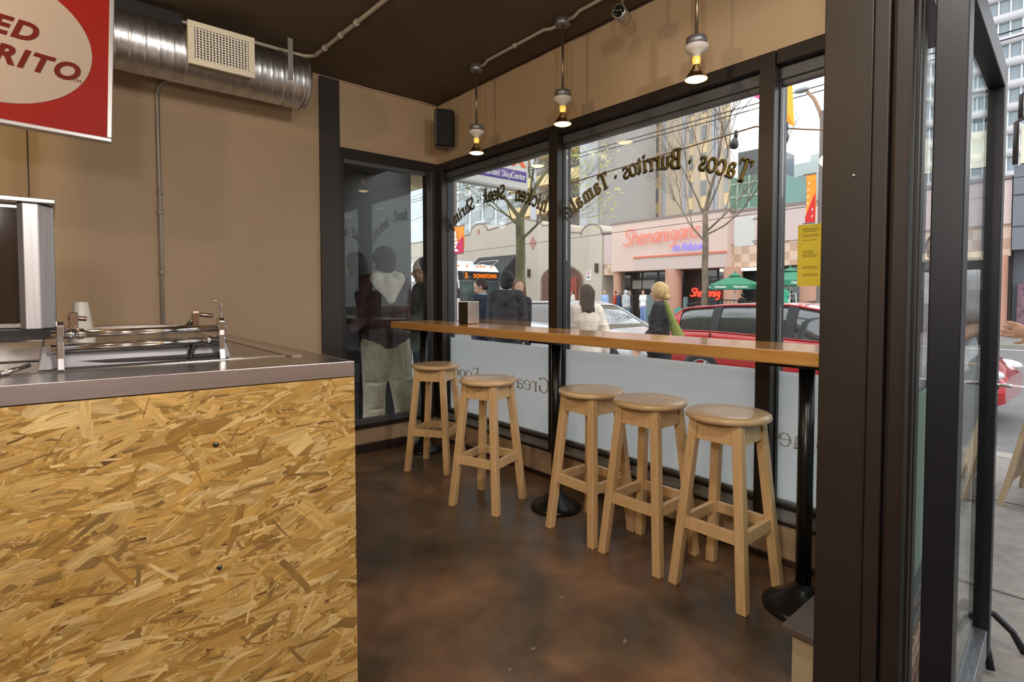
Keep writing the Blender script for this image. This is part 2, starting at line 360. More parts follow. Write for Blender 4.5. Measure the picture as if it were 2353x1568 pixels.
# low ledge box on the inside of the return
t = thing('trim_9', 'low cream pony wall with dark wood cap at the foot of the column', 'ledge', (2.2,0.7,0)); t['kind'] = 'structure'
a = MB(); a.box((-0.36,-0.10,0),(0.47,0.035,0.200)); a.build('ledge_wall', mat('cream_ledge_paint', raw=(0.50,0.40,0.26,1), rough=0.55), t)
a = MB(); a.bbox((-0.40,-0.20,0.200),(0.47,0.055,0.222), 0.003); a.build('ledge_cap', mat('dark_ledge_cap', raw=(0.11,0.085,0.075,1), rough=0.42, var=0.12, scale=5), t)
# brick outside under the return window
def brick_material():
    m = bpy.data.materials.new('red_brick'); m.use_nodes = True; nt = m.node_tree; b = nt.nodes['Principled BSDF']
    tcn = nt.nodes.new('ShaderNodeTexCoord'); mp = nt.nodes.new('ShaderNodeMapping'); mp.inputs['Rotation'].default_value = (PI/2,0,0)
    bt = nt.nodes.new('ShaderNodeTexBrick'); bt.inputs['Scale'].default_value = 5; bt.inputs['Color1'].default_value = (.30,.16,.10,1); bt.inputs['Color2'].default_value = (.24,.12,.08,1); bt.inputs['Mortar'].default_value = (.42,.36,.30,1); bt.inputs['Mortar Size'].default_value = 0.03
    nt.links.new(tcn.outputs['Object'], mp.inputs[0]); nt.links.new(mp.outputs[0], bt.inputs['Vector']); nt.links.new(bt.outputs['Color'], b.inputs['Base Color']); b.inputs['Roughness'].default_value = .85; return m
a = MB(); a.box((0,-0.055,-0.3),(L+0.03,0.06,0.17), RM); o = a.build('trim_10', brick_material()); struct(o, 'brick kick wall outside under the return window', 'brick wall')
# ---------------- open glass door
hx, hy = Vector((1.60,0.308,0)), Vector((2.60,0.371,0)); dd = (hy-hx).normalized(); DM = frame((hx.x,hx.y,0.0), dd, (-dd.y,dd.x,0)); DL = (hy-hx).length
t = thing('door_1', 'open glass entrance door with black frame beside the brown column', 'door', hx); t['kind'] = 'structure'; t.matrix_world = DM
DBL = mat('blue_black_door_frame', raw=(0.008,0.009,0.014,1), rough=0.42, metal=0.0, spec=.3, bump=0.03, bscale=260)
a = MB(); a.bbox((0,-0.028,0.0),(0.075,0.034,2.10), 0.003); a.build('hinge_stile', DBL, t)
a = MB(); a.bbox((DL-0.075,-0.026,0.0),(DL,0.026,2.10), 0.003); a.build('lock_stile', DBL, t)
a = MB(); a.bbox((0.075,-0.026,2.02),(DL-0.075,0.026,2.10), 0.003); a.build('top_rail', DBL, t)
a = MB(); a.bbox((0.075,-0.022,0.0),(DL-0.075,0.022,0.10), 0.003); a.build('bottom_rail', mat('scuffed_aluminium', raw=(.22,.23,.25,1), rough=.35, metal=.8, var=.3, scale=20, stretch=(1,6,6)), t)
a = MB(); a.box((0.07,-0.003,0.09),(DL-0.07,0.003,2.03)); a.build('glass_pane', glass_mat('door_glass', (0.93,0.97,0.95), 0.5), t)
h = MB(); h.tube([(DL-0.035,-0.065,0.98),(DL-0.035,0.04,0.98)], 0.007, 12); h.lathe([(0.015,-0.03),(0.015,0.03)], n=14, M=Matrix.Translation((DL-0.035,0.0,0.98)) @ Matrix.Rotation(PI/2,4,'X')); ho = h.build('door_lock', mat('chrome', raw=(.55,.55,.57,1), rough=.15, metal=1), t)
h = MB(); h.box((DL-0.05,-0.0265,0.62),(DL-0.028,-0.024,0.76)); h.build('lock_plate', mat('brushed_plate', raw=(.4,.4,.42,1), rough=.3, metal=1), t)
a = MB(); a.box((DL,-0.004,1.90),(DL+0.06,0.004,1.97)); a.build('closer_bracket', mat('grey_bracket', (150,150,148), .5, .5), t)
# black door stop stand with curved feet at the door's outer edge
t = thing('door_stand', 'black metal sign stand with curved feet behind the open door', 'stand', (2.80,0.43,-0.12))
a = MB(); a.tube([(0,0,0.12),(0,0,1.0)], 0.012, 8); a.build('pole', DBL, t)
for k in range(4):
    an = 0.5+k*PI/2; a = MB(); a.tube([(0,0,0.16),(0.07*math.cos(an),0.07*math.sin(an),0.15),(0.13*math.cos(an),0.13*math.sin(an),0.09),(0.17*math.cos(an),0.17*math.sin(an),0.014)], [0.013,0.013,0.012,0.014], 8); a.build('foot', DBL, t)
# ================================================================ BAR AND STOOLS
def wood(name, c1, c2, rough=0.35, scale=3.0, axis=(1,14,14), coat=0.0, fine=0.5):
    if name in MATS: return MATS[name]
    m = bpy.data.materials.new(name); MATS[name] = m; m.use_nodes = True; nt = m.node_tree; b = nt.nodes['Principled BSDF']
    tcn = nt.nodes.new('ShaderNodeTexCoord'); mp = nt.nodes.new('ShaderNodeMapping'); mp.inputs['Scale'].default_value = axis
    oi = nt.nodes.new('ShaderNodeObjectInfo'); ad = nt.nodes.new('ShaderNodeVectorMath'); ad.operation = 'ADD'
    nt.links.new(tcn.outputs['Object'], ad.inputs[0]); nt.links.new(oi.outputs['Random'], ad.inputs[1]); nt.links.new(ad.outputs[0], mp.inputs[0])
    n = nt.nodes.new('ShaderNodeTexNoise'); n.inputs['Scale'].default_value = scale; n.inputs['Detail'].default_value = 6; n.inputs['Distortion'].default_value = 0.6
    nt.links.new(mp.outputs[0], n.inputs['Vector']); r = nt.nodes.new('ShaderNodeValToRGB')
    r.color_ramp.elements[0].position = .3; r.color_ramp.elements[1].position = .7; r.color_ramp.elements[0].color = c1+(1,); r.color_ramp.elements[1].color = c2+(1,)
    nt.links.new(n.outputs['Fac'], r.inputs['Fac']); nt.links.new(r.outputs['Color'], b.inputs['Base Color']); b.inputs['Roughness'].default_value = rough
    if coat: b.inputs['Coat Weight'].default_value = coat; b.inputs['Coat Roughness'].default_value = .05
    bp = nt.nodes.new('ShaderNodeBump'); bp.inputs['Strength'].default_value = 0.04; bp.inputs['Distance'].default_value = .01
    nt.links.new(n.outputs['Fac'], bp.inputs['Height']); nt.links.new(bp.outputs[0], b.inputs['Normal']); return m
BARW = wood('varnished_bar_wood', (.50,.235,.060), (.62,.33,.10), 0.16, 3.0, (12,1,12), coat=.5)
SEATW = wood('stool_seat_wood', (.60,.40,.21), (.72,.51,.30), 0.30, 3.0, (9,1,9), coat=.25)
LEGW = wood('stool_leg_wood', (.64,.41,.19), (.76,.51,.27), 0.35, 4.0, (16,16,1.2), coat=.15)
t = thing('window_bar', 'long varnished wooden bar shelf in front of the street windows', 'bar shelf', (2.35,2.4,1.033))
a = MB(); a.bbox((2.150-2.35,0.72-2.4,0),(2.52-2.35,4.085-2.4,0.054), 0.005); a.build('bar_top', BARW, t)
BASEB = mat('black_cast_iron', raw=(.010,.010,.011,1), rough=.28, metal=.3)
def bar_leg(x, y, label):
    t = thing('bar_support', label, 'table base', (x,y,0), 0, 'bar supports')
    a = MB(); a.lathe([(0,0.0),(0.155,0.0),(0.155,0.012),(0.13,0.030),(0.085,0.055),(0.048,0.085),(0.030,0.11),(0.0,0.11)], n=32); a.build('base_disc', BASEB, t)
    a = MB(); a.tube([(0,0,0.10),(0,0,1.015)], 0.030, 16); a.build('pole', BASEB, t)
    a = MB(); a.box((-0.12,-0.12,1.013),(0.12,0.12,1.033)); a.build('top_plate', BASEB, t)
bar_leg(2.352, 0.90, 'black pedestal holding up the bar beside the brown column')
bar_leg(2.337, 2.33, 'black pedestal holding up the middle of the bar behind the stools')
bar_leg(2.375, 3.93, 'black pedestal holding up the corner end of the bar')
def make_stool():
    t = thing('bar_stool', 'x', 'stool', (0,0,0), 0, 'wooden bar stools')
    HS = 0.785
    a = MB(); a.lathe([(0,HS-0.030),(0.168,HS-0.030),(0.178,HS-0.024),(0.181,HS-0.015),(0.178,HS-0.005),(0.170,HS),(0.10,HS-0.002),(0,HS-0.003)], n=48); a.build('seat', SEATW, t)
    for sx in (-1,1):
        for sy in (-1,1):
            a = MB(); ht, hb, w2 = 0.098, 0.160, 0.021
            vs = []
            for (z, h) in ((0.0, hb), (HS-0.031, ht)):
                for (dx, dy) in ((-w2,-w2),(w2,-w2),(w2,w2),(-w2,w2)): vs.append((sx*h+dx, sy*h+dy, z))
            a.add(vs, [(0,3,2,1),(4,5,6,7),(0,1,5,4),(1,2,6,5),(2,3,7,6),(3,0,4,7)]); a.build('leg', LEGW, t, bevel=0.004)
    def rail(k, z0, z1, th, nm):
        # k 0..3 side; follows the splay
        a = MB(); 
        def hh(z): return 0.160+(0.098-0.160)*z/(HS-0.031)
        vs = []
        for z in (z0, z1):
            h = hh(z)
            for (u, v) in ((-h+0.014, -h-th/2), (h-0.014, -h-th/2), (h-0.014, -h+th/2), (-h+0.014, -h+th/2)):
                c_, s_ = math.cos(k*PI/2), math.sin(k*PI/2); vs.append((u*c_-v*s_, u*s_+v*c_, z))
        a.add(vs, [(0,3,2,1),(4,5,6,7),(0,1,5,4),(1,2,6,5),(2,3,7,6),(3,0,4,7)]); a.build(nm, LEGW, t, bevel=0.002)
    for k in range(4): rail(k, HS-0.031-0.088, HS-0.032, 0.022, 'apron')
    for k in range(4): rail(k, 0.262, 0.312, 0.022, 'stretcher')
    return t
st0 = make_stool()
spots = [(2.21,3.487,33,'pale wooden bar stool with round seat, nearest the corner speaker'),
         (2.075,2.67,19,'pale wooden bar stool second from the corner, with a gap on its right'),
         (2.265,1.985,-1.5,'pale wooden bar stool third from the corner, left one of the close trio'),
         (2.268,1.604,1.5,'pale wooden bar stool in the middle of the close trio'),
         (2.284,1.202,0,'pale wooden bar stool nearest the brown column, largest in view')]
for i, (x, y, a_, lb) in enumerate(spots):
    s_ = st0 if i == 0 else copy_tree(st0)
    s_.location = (x, y, 0); s_.rotation_euler.z = math.radians(a_); s_['label'] = lb
# napkin dispenser on the bar
t = thing('napkin_dispenser', 'chrome and black napkin dispenser standing on the bar near the corner', 'napkin holder', (2.405,3.33,1.087), math.radians(12))
a = MB(); a.bbox((-0.058,-0.046,0.006),(0.058,0.046,0.165), 0.006); a.build('case', mat('black_dispenser_side', raw=(.035,.03,.024,1), rough=.35, metal=.4), t)
a = MB(); a.bbox((-0.062,-0.051,0.004),(0.062,-0.044,0.170), 0.003); a.build('chrome_front', mat('copper_chrome', raw=(.85,.64,.50,1), rough=.12, metal=1), t)  # chrome tinted copper: warm light on it is put into the colour
a = MB(); a.bbox((-0.062,0.044,0.004),(0.062,0.051,0.170), 0.003); a.build('chrome_back', MATS['copper_chrome'], t)
for sx in (-1,1): a = MB(); a.cbox((sx*0.045,0,0.003),(0.02,0.09,0.006)); a.build('foot', BASEB, t)
# ================================================================ COUNTER
STEEL = mat('brushed_steel', raw=(.52,.50,.50,1), rough=.24, metal=1, var=.10, scale=6, stretch=(1,40,40))
STEELP = mat('polished_steel', raw=(.66,.65,.65,1), rough=.12, metal=1)
cA, cB = Vector((0.703,1.571,0)), Vector((-1.35,1.7693,0)); cd_ = (cB-cA).normalized()
t = thing('service_counter', 'service counter with steel top and oriented strand board front', 'counter', (0.70,1.57,0))
inv = Matrix.Translation((-0.70,-1.57,0))
def shift(b_, o=(0.70,1.57,0)): b_.v = [(v[0]-o[0], v[1]-o[1], v[2]-o[2]) for v in b_.v]; return b_
yr = 4.168
inn = Vector((-cd_.y, cd_.x, 0)); inn = inn if inn.y > 0 else -inn   # towards the wall
a = MB(); a.prism([(cA.x,cA.y),(cA.x-0.008,yr),(cB.x,yr),(cB.x,cB.y)], 1.090, 1.100)
shift(a).build('steel_top', STEEL, t, bevel=0.001)
a = MB(); lipM = frame(cA+Vector((0,0,1.055)), cd_, Vector((0,0,1))) # x along lip, y up, z = x cross y
a.box((0,0,-0.003),((cB-cA).length,0.0455,0.006), lipM)
a.box((cA.x-0.006,cA.y,1.055),(cA.x,yr,1.1005)); shift(a).build('front_lip', mat('lip_steel', raw=(.60,.55,.58,1), rough=.34, metal=1, var=.06, scale=3, stretch=(1,1,20)), t, bevel=0.001)
# raised marine edge around the prep well
a = MB(); a.box((0.595,1.80,1.100),(0.625,4.10,1.106)); a.box((-1.3,1.86,1.100),(0.595,1.875,1.103)); a.box((-1.3,4.06,1.10),(0.70,4.168,1.118)); shift(a).build('marine_edge', STEELP, t, bevel=0.002)
# carcass
a = MB(); p = [cA+inn*0.022, Vector((cA.x-0.006,yr,0)), Vector((cB.x,yr,0)), cB+inn*0.022]; a.prism([(q.x,q.y) for q in p], 0.0, 1.090); shift(a).build('carcass', mat('plywood_side', (150,120,78), .6, var=.1, scale=6), t)
# --- strand board: flakes of wood pressed together, as one panel
def osb():
    random.seed(11); Lp = (cB-cA).length-0.001; Hp = 1.052
    M = frame(cA-inn*0.0+Vector((-0.006*0,0,0.0)), cd_, Vector((0,0,1)))
    vs, fs, cols, uvs = [], [], [], []
    base = (0.40,0.225,0.062)
    pal = [(.57,.375,.125),(.51,.32,.090),(.44,.265,.068),(.36,.20,.048),(.61,.43,.17),(.48,.295,.080),(.53,.34,.105),(.33,.185,.042),(.64,.47,.21),(.43,.265,.070)]
    def poly(pts, z, col, ang, c):
        k = len(vs)
        for (x, y) in pts: vs.append((x, y, z))
        fs.append(tuple(range(k, k+len(pts)))); cols.append(col)
        ca, sa = math.cos(-ang), math.sin(-ang); off = random.random()*50
        uvs.append([((x-c[0])*ca-(y-c[1])*sa+off, (x-c[0])*sa+(y-c[1])*ca+off*0.37) for (x, y) in pts])
    # backing
    poly([(0,0),(Lp,0),(Lp,Hp),(0,Hp)], 0.0, (.34,.19,.055), 0.05, (0,0))
    # clip helper keeps flakes inside the board
    def clip(pts):
        for (ax, lim, sg) in ((0,0,1),(0,Lp,-1),(1,0,1),(1,Hp,-1)):
            out = []; n = len(pts)
            for i in range(n):
                a_, b_ = pts[i], pts[(i+1) % n]; ia = (a_[ax]-lim)*sg >= 0; ib = (b_[ax]-lim)*sg >= 0
                if ia: out.append(a_)
                if ia != ib:
                    t_ = (lim-a_[ax])/(b_[ax]-a_[ax]); out.append((a_[0]+(b_[0]-a_[0])*t_, a_[1]+(b_[1]-a_[1])*t_))
            pts = out
            if len(pts) < 3: return None
        return pts
    NL = 12000; LX = 1.35   # only the photographed half is densely covered, the rest thinner
    for i in range(NL):
        u = i/NL
        cx = random.random()*LX if random.random() < 0.80 else LX+random.random()*(Lp-LX)
        cy = random.random()*Hp
        # grain runs mostly along the board, rising slightly to the right in view (x runs leftwards)
        ang = random.gauss(0.22, 0.24) if random.random() < (0.62 if u < .8 else .80) else random.uniform(-1.3, 1.6)
        ang = -ang
        if u < 0.45: ln, wd = random.uniform(.07,.16), random.uniform(.012,.046)
        elif u < 0.85: ln, wd = random.uniform(.02,.13), random.uniform(.0015,.012)
        else: ln, wd = (random.uniform(.04,.14), random.uniform(.002,.012)) if random.random() < .62 else (random.uniform(.06,.14), random.uniform(.014,.040))
        if u > 0.45 and random.random() < 0.25: ln *= 0.4; wd *= 0.5
        if random.random() < 0.003: ln, wd = .17, .07
        col = random.choice(pal); j = random.uniform(.78,1.06); col = (col[0]*j, col[1]*j*.95, col[2]*j*.92)
        if u > 0.5:
            q = random.random()
            if q < 0.012: col = (.13,.062,.02)
            elif q < 0.10: col = (.25,.145,.045)
            elif q < 0.20: col = (.64,.45,.19)
        if wd > 0.02 and random.random() < .45: col = (.55*j,.35*j,.115*j)
        # outline with splintered ends
        hl, hw = ln/2, wd/2; pts = []
        sl = random.uniform(-.6,.6)*hw; sl2 = random.uniform(-.6,.6)*hw; bow = random.gauss(0,.05)*ln
        for q in range(4): pts.append((-hl+sl*(q/3*2-1)+random.uniform(-.12,.12)*wd*1.5, -hw+wd*q/3))
        pts.append((-hl*.33, hw*random.uniform(.9,1.12)+bow*.6)); pts.append((hl*.33, hw*random.uniform(.9,1.12)+bow*.6))
        tp = random.choice((1,1,.7,.35))
        for q in range(4): pts.append((hl+sl2*(q/3*2-1)+random.uniform(-.12,.12)*wd*1.5, (hw-wd*q/3)*tp))
        pts.append((hl*.33, -hw*random.uniform(.9,1.1)*((1+tp)/2)+bow*.6)); pts.append((-hl*.33, -hw*random.uniform(.9,1.1)+bow*.6))
        ca, sa = math.cos(ang), math.sin(ang); pts = [(cx+x*ca-y*sa, cy+x*sa+y*ca) for x, y in pts]
        pts = clip(pts)
        if pts: poly(pts, 0.0004+0.0016*(i+1)/NL, col, ang, (cx,cy))
    me = bpy.data.meshes.new('osb_panel'); 
    me.from_pydata([tuple((M @ Vector((v[0],v[1],-v[2] if (cd_.cross(Vector((0,0,1)))).y > 0 else v[2])))-Vector((0.70,1.57,0))) for v in vs], [], fs)
    ca_ = me.color_attributes.new('flake', 'FLOAT_COLOR', 'CORNER'); uv = me.uv_layers.new(name='grain')
    li = 0
    for fi, f_ in enumerate(fs):
        for q in range(len(f_)):
            ca_.data[li].color = (*cols[fi], 1); uv.data[li].uv = uvs[fi][q]; li += 1
    m = bpy.data.materials.new('strand_board'); m.use_nodes = True; nt = m.node_tree; b = nt.nodes['Principled BSDF']
    at = nt.nodes.new('ShaderNodeAttribute'); at.attribute_name = 'flake'; uvn = nt.nodes.new('ShaderNodeUVMap'); uvn.uv_map = 'grain'
    mp = nt.nodes.new('ShaderNodeMapping'); mp.inputs['Scale'].default_value = (18,420,1); n = nt.nodes.new('ShaderNodeTexNoise'); n.inputs['Scale'].default_value = 1.0; n.inputs['Detail'].default_value = 4; n.inputs['Distortion'].default_value = .4
    nt.links.new(uvn.outputs[0], mp.inputs[0]); nt.links.new(mp.outputs[0], n.inputs['Vector'])
    mp2 = nt.nodes.new('ShaderNodeMapping'); mp2.inputs['Scale'].default_value = (9,40,1); n2 = nt.nodes.new('ShaderNodeTexNoise'); n2.inputs['Scale'].default_value = 1; n2.inputs['Detail'].default_value = 5
    nt.links.new(uvn.outputs[0], mp2.inputs[0]); nt.links.new(mp2.outputs[0], n2.inputs['Vector'])
    mr = nt.nodes.new('ShaderNodeMapRange'); mr.inputs[1].default_value = .25; mr.inputs[2].default_value = .75; mr.inputs[3].default_value = .62; mr.inputs[4].default_value = 1.30
    nt.links.new(n.outputs['Fac'], mr.inputs[0])
    mr2 = nt.nodes.new('ShaderNodeMapRange'); mr2.inputs[1].default_value = .3; mr2.inputs[2].default_value = .7; mr2.inputs[3].default_value = .78; mr2.inputs[4].default_value = 1.15
    nt.links.new(n2.outputs['Fac'], mr2.inputs[0])
    mm = nt.nodes.new('ShaderNodeMath'); mm.operation = 'MULTIPLY'; nt.links.new(mr.outputs[0], mm.inputs[0]); nt.links.new(mr2.outputs[0], mm.inputs[1])
    vm = nt.nodes.new('ShaderNodeVectorMath'); vm.operation = 'SCALE'; nt.links.new(at.outputs['Color'], vm.inputs[0]); nt.links.new(mm.outputs[0], vm.inputs['Scale'])
    nt.links.new(vm.outputs[0], b.inputs['Base Color']); b.inputs['Roughness'].default_value = .55; b.inputs['Specular IOR Level'].default_value = .35
    bp = nt.nodes.new('ShaderNodeBump'); bp.inputs['Strength'].default_value = .25; bp.inputs['Distance'].default_value = .001; nt.links.new(n.outputs['Fac'], bp.inputs['Height']); nt.links.new(bp.outputs[0], b.inputs['Normal'])
    me.materials.append(m); o = bpy.data.objects.new('strand_board_front', me); C.objects.link(o); o.parent = t
osb()
# board core behind the flakes
a = MB(); M = frame(cA, cd_, Vector((0,0,1))); zd = 1 if (cd_.cross(Vector((0,0,1)))).y > 0 else -1
a.box((0.0,0,0.0003 if zd > 0 else -0.021),((cB-cA).length,1.052,0.021 if zd > 0 else -0.0003), M); shift(a).build('board_core', mat('board_edge', (176,138,74), .7, var=.25, scale=90, stretch=(1,1,.4)), t)
# screws
SCR = mat('dark_screw', raw=(.14,.13,.13,1), rough=.25, metal=1)
ct = bpy.data.objects['service_counter']
for (xx, zz) in ((0.3766,0.903),(0.3743,0.568)):
    p = cA+cd_*xx; M = frame((p.x-0.70,p.y-1.57,zz), cd_, Vector((0,0,-1)))
    a = MB(); a.lathe([(0,.0036),(0.004,.0036),(0.0065,.0015),(0.007,0)], n=14, M=frame((p.x-0.70-inn.x*0.002,p.y-1.57-inn.y*0.002,zz), cd_, Vector((0,0,-1)))); a.build('screw', SCR, ct)
# ================================================================ EQUIPMENT ON THE COUNTER
# roller sealing stand: base pan, two side plates, two rods, levers, spring, bent wire
CHR = mat('chrome_rod', raw=(.72,.70,.69,1), rough=.10, metal=1); SAT = mat('satin_steel', raw=(.55,.53,.53,1), rough=.22, metal=1)
t = thing('roller_press', 'stainless roller press with two long rods on the counter', 'kitchen press', (0.21,1.90,1.10)); O = (0.21,1.90,1.10)
def sh(b_): return shift(b_, O)
def plate(x, y):
    a = MB(); pr = [(-0.022,0.0),(0.022,0.0),(0.016,0.030),(0.014,0.075),(0.018,0.090),(0.018,0.118),(0.010,0.128),(-0.010,0.128),(-0.018,0.118),(-0.018,0.090),(-0.014,0.075),(-0.016,0.030)]
    M = frame((x,y,1.104),(0,1,0),(0,0,1)); a.prism([(q[0]*1.25,q[1]) for q in pr], -0.008, 0.008, M); sh(a).build('side_plate', SAT, t, bevel=0.002)
plate(0.018,1.880); plate(0.405,1.888)
for (y, z, r) in ((1.905,1.196,0.0105),(1.905,1.160,0.0115)):
    a = MB(); a.tube([(-0.002,y-.02,z),(0.42,y-.01,z+0.003)], r, 16); sh(a).build('rod', CHR, t)
for (x, y, z) in ((0.060,1.887,1.197),(0.372,1.894,1.163),(0.040,1.886,1.197)):
    a = MB(); a.lathe([(0.011,-0.008),(0.0145,-0.008),(0.0145,0.008),(0.011,0.008)], n=16, M=frame((x,y,z),(0,1,0),(0,0,1))); sh(a).build('collar', CHR, t)
a = MB(); a.add([(-0.03,1.88,1.104),(0.44,1.91,1.104),(0.44,2.05,1.104),(-0.03,2.02,1.104),(-0.02,1.90,1.150),(0.43,1.93,1.150),(0.43,2.03,1.158),(-0.02,2.00,1.158)], [(0,1,2,3),(7,6,5,4),(0,4,5,1),(1,5,6,2),(2,6,7,3),(3,7,4,0)]); sh(a).build('base_pan', mat('pale_enamel', raw=(.19,.19,.21,1), rough=.35, metal=.2), t, bevel=0.002)
a = MB(); a.box((0.0,1.872,1.102),(0.42,1.884,1.108)); a.box((0.02,1.893,1.112),(0.40,1.899,1.122)); sh(a).build('dark_slot', mat('dark_slot', (45,42,44), .4), t)
for (x, y, dx, nm) in ((0.048,1.95,0.0,'lever'),(0.352,1.975,0.02,'lever')):
    a = MB(); M = frame((x,y,1.19),(0,1,0),(0,0,1)); a.prism([(-0.012,0),(0.012,0),(0.012,0.055),(0.008,0.064),(-0.008,0.064),(-0.012,0.055)], -0.010, 0.010, M); a.tube([(x-0.012+dx,y,1.24),(x+0.03+dx,y,1.235)], 0.007, 10); sh(a).build(nm, mat('warm_steel', raw=(.50,.38,.34,1), rough=.2, metal=1), t, bevel=0.002)
a = MB(); a.tube([(0.36,1.975,1.245),(0.325,1.965,1.20)], 0.007, 8); a.tube([(0.29,1.96,1.203),(0.345,1.965,1.203)], 0.005, 8); sh(a).build('linkage', mat('dark_steel', raw=(.10,.09,.08,1), rough=.3, metal=1), t)
a = MB(); a.tube([(0.418,1.94,1.20),(0.418,1.94,1.272),(0.414,1.94,1.280),(0.406,1.94,1.285),(0.392,1.94,1.286)], 0.003, 8); sh(a).build('bent_wire', CHR, t)
a = MB(); pts = []
for i in range(180):
    q = i/179; an = q*2*PI*13; c0 = Vector((0.338-0.006*q,1.905,1.165)).lerp(Vector((0.322,1.895,1.108)), q); pts.append((c0.x+0.0075*math.cos(an), c0.y+0.0075*math.sin(an), c0.z))
a.tube(pts, 0.0018, 5); sh(a).build('spring', MATS['dark_steel'], t)
a = MB(); a.tube([(-0.10,1.84,1.106),(-0.045,1.885,1.120)], 0.006, 8); a.ball((-0.105,1.835,1.108),(0.009,0.009,0.008)); sh(a).build('foot_lever', SAT, t)
a = MB(); a.box((0.425,1.90,1.100),(0.47,1.96,1.104)); sh(a).build('foot_plate', SAT, t)
# big steel steamer at the left
t = thing('steel_steamer', 'tall stainless steamer cabinet at the left end of the counter', 'steamer', (-0.20,2.42,1.10)); O = (-0.20,2.42,1.10)
a = MB(); a.bbox((-0.55,2.30,1.195),(0.014,2.75,1.590), 0.006); sh(a).build('cabinet', STEEL, t)
a = MB(); M = frame((0.0,2.30,1.195),(1,0,0),(0,0,1))
pf = [(-0.066,0.0)]+[(-0.066+0.0*k, 0) for k in range(0)]
a.prism([(-0.072,2.262),(-0.058,2.235),(-0.022,2.240),(0.012,2.300),(-0.072,2.300)], 1.197, 1.586); sh(a).build('corner_column', mat('column_steel', raw=(.60,.60,.63,1), rough=.42, metal=.75, var=.1, scale=5, stretch=(30,30,1)), t, bevel=.003)
a = MB(); a.bbox((-0.56,2.235,1.588),(0.020,2.76,1.604), 0.003); sh(a).build('top_cap', SAT, t)
a = MB(); a.box((-0.50,2.292,1.215),(-0.072,2.299,1.575)); sh(a).build('door_glass', mat('dark_steamer_glass', raw=(.02,.012,.010,1), rough=.06, spec=.9), t)
a = MB(); a.box((-0.56,2.24,1.165),(0.03,2.76,1.196)); sh(a).build('base_rail', mat('dark_base', (30,26,26), .4, .4), t)
a = MB(); a.bbox((-0.55,2.20,1.100),(-0.015,2.74,1.165), 0.006); sh(a).build('base_box', STEELP, t)
a = MB(); a.box((0.010,2.33,1.21),(0.0155,2.345,1.585)); sh(a).build('perforated_edge', mat('edge_grey', (120,118,112), .5, .5, var=.4, scale=300), t)
# stack of plastic tubs
t = thing('tub_stack', 'stack of translucent white plastic tubs behind the roller press', 'tub stack', (0.088,2.60,1.10))
for k in range(7):
    a = MB(); z = 0.050+k*0.011; r_ = .0385-.0012*k; a.lathe([(0.0,z),(r_,z),(r_,z+.006),(r_-.002,z+.007),(r_-.009,z+0.060),(r_-.011,z+.062),(0.0,z+0.062)], n=24, smooth=False)
    a.build('tub', mat('milky_plastic', (205,200,188), .35), t)
a = MB(); a.lathe([(0,0),(0.042,0),(0.040,0.055),(0,0.055)], n=20); a.build('base_tub', MATS['milky_plastic'], t)
# ================================================================ HANGING SIGN
RED = mat('sign_red', raw=(.24,.009,.005,1), rough=.5, spec=.15); CRM = mat('sign_cream', raw=(.36,.30,.265,1), rough=.5, spec=.15)
t = thing('hanging_sign', 'red restaurant sign with cream oval and red lettering, silver frame', 'sign', (-0.15,3.0,2.33)); t.rotation_euler = (0, math.radians(2.1), 0)
SM = frame((0,0,0),(1,0,0),(0,0,1))  # local x right, y up, z towards camera (-Y)
wd, ht = 0.385, 0.345
a = MB(); a.box((-wd+.005,-ht+.005,-0.0),(wd-0.005,ht-.005,0.03), SM); a.build('panel', RED, t)
a = MB()
for (p, q) in (((-wd,-ht,-.01),(wd,-ht+.018,.042)),((-wd,ht-.018,-.01),(wd,ht,.042)),((-wd,-ht+.0181,-.01),(-wd+.018,ht-.0181,.042)),((wd-.018,-ht+.0181,-.01),(wd,ht-.0181,.042))): a.box(p, q, SM)
a.build('frame', mat('silver_frame', (176,174,180), .35, .6), t, bevel=0.003)
a = MB(); a.prism([(0.0+0.312*math.cos(2*PI*k/64), 0.0+0.262*math.sin(2*PI*k/64)) for k in range(64)], 0.030, 0.0315, SM); a.build('oval', CRM, t)
TR = mat('sign_text_red', raw=(.11,.008,.004,1), rough=.5, spec=.15)
for (body, x, y, sz) in (('NEED', -0.015, 0.045, 0.103), ('BURRITO', 0.022, -0.070, 0.103)):
    text('lettering', body, sz, SM @ Matrix.Translation((x, y, 0.032)) @ Matrix.Rotation(math.radians(-3),4,'Z'), TR, t, ext=0.001, bold=0.004, shear=0.28, spacing=1.18)
text('trademark', 'TM', 0.022, SM @ Matrix.Translation((0.262,-0.110,0.032)), TR, t, ext=0.0005)
a = MB()
for x in (-0.33,0.33):
    a = MB(); a.tube([(x,-0.015,ht-.01),(x+0.02,-0.015,0.67)], 0.003, 6); a.build('hanging_wire', DARK, t)
# ================================================================ DUCT
GALV = mat('galvanised_duct', raw=(.62,.63,.66,1), rough=.36, metal=1, var=.18, scale=5, stretch=(5,1.5,1.5), bump=.03, bscale=20)
t = thing('spiral_duct', 'round galvanised spiral duct with white air grille under the ceiling', 'duct', (0.3,3.84,2.762))
a = MB(); P = []; R0 = 0.165; x0, x1 = -1.6, 1.075
nx = 420
for i in range(nx+1):
    x = x0+(x1-x0)*i/nx; row = []
    for k in range(41):
        an = 2*PI*k/40; ph = ((x-x0)/0.068-an/(2*PI)) % 1.0
        rr = R0+(0.0035 if ph < 0.075 else (0.0013 if 0.48 < ph < 0.53 else 0)); row.append((x, rr*math.cos(an), rr*math.sin(an)))
    P.append(row)
a.grid(P); a.build('duct_pipe', GALV, t)
a = MB(); a.lathe([(0,0),(R0,0),(R0+.004,-.01),(R0+.004,-.03)], n=40, M=frame((x1,0,0),(0,1,0),(0,0,1))); a.build('end_cap', GALV, t)
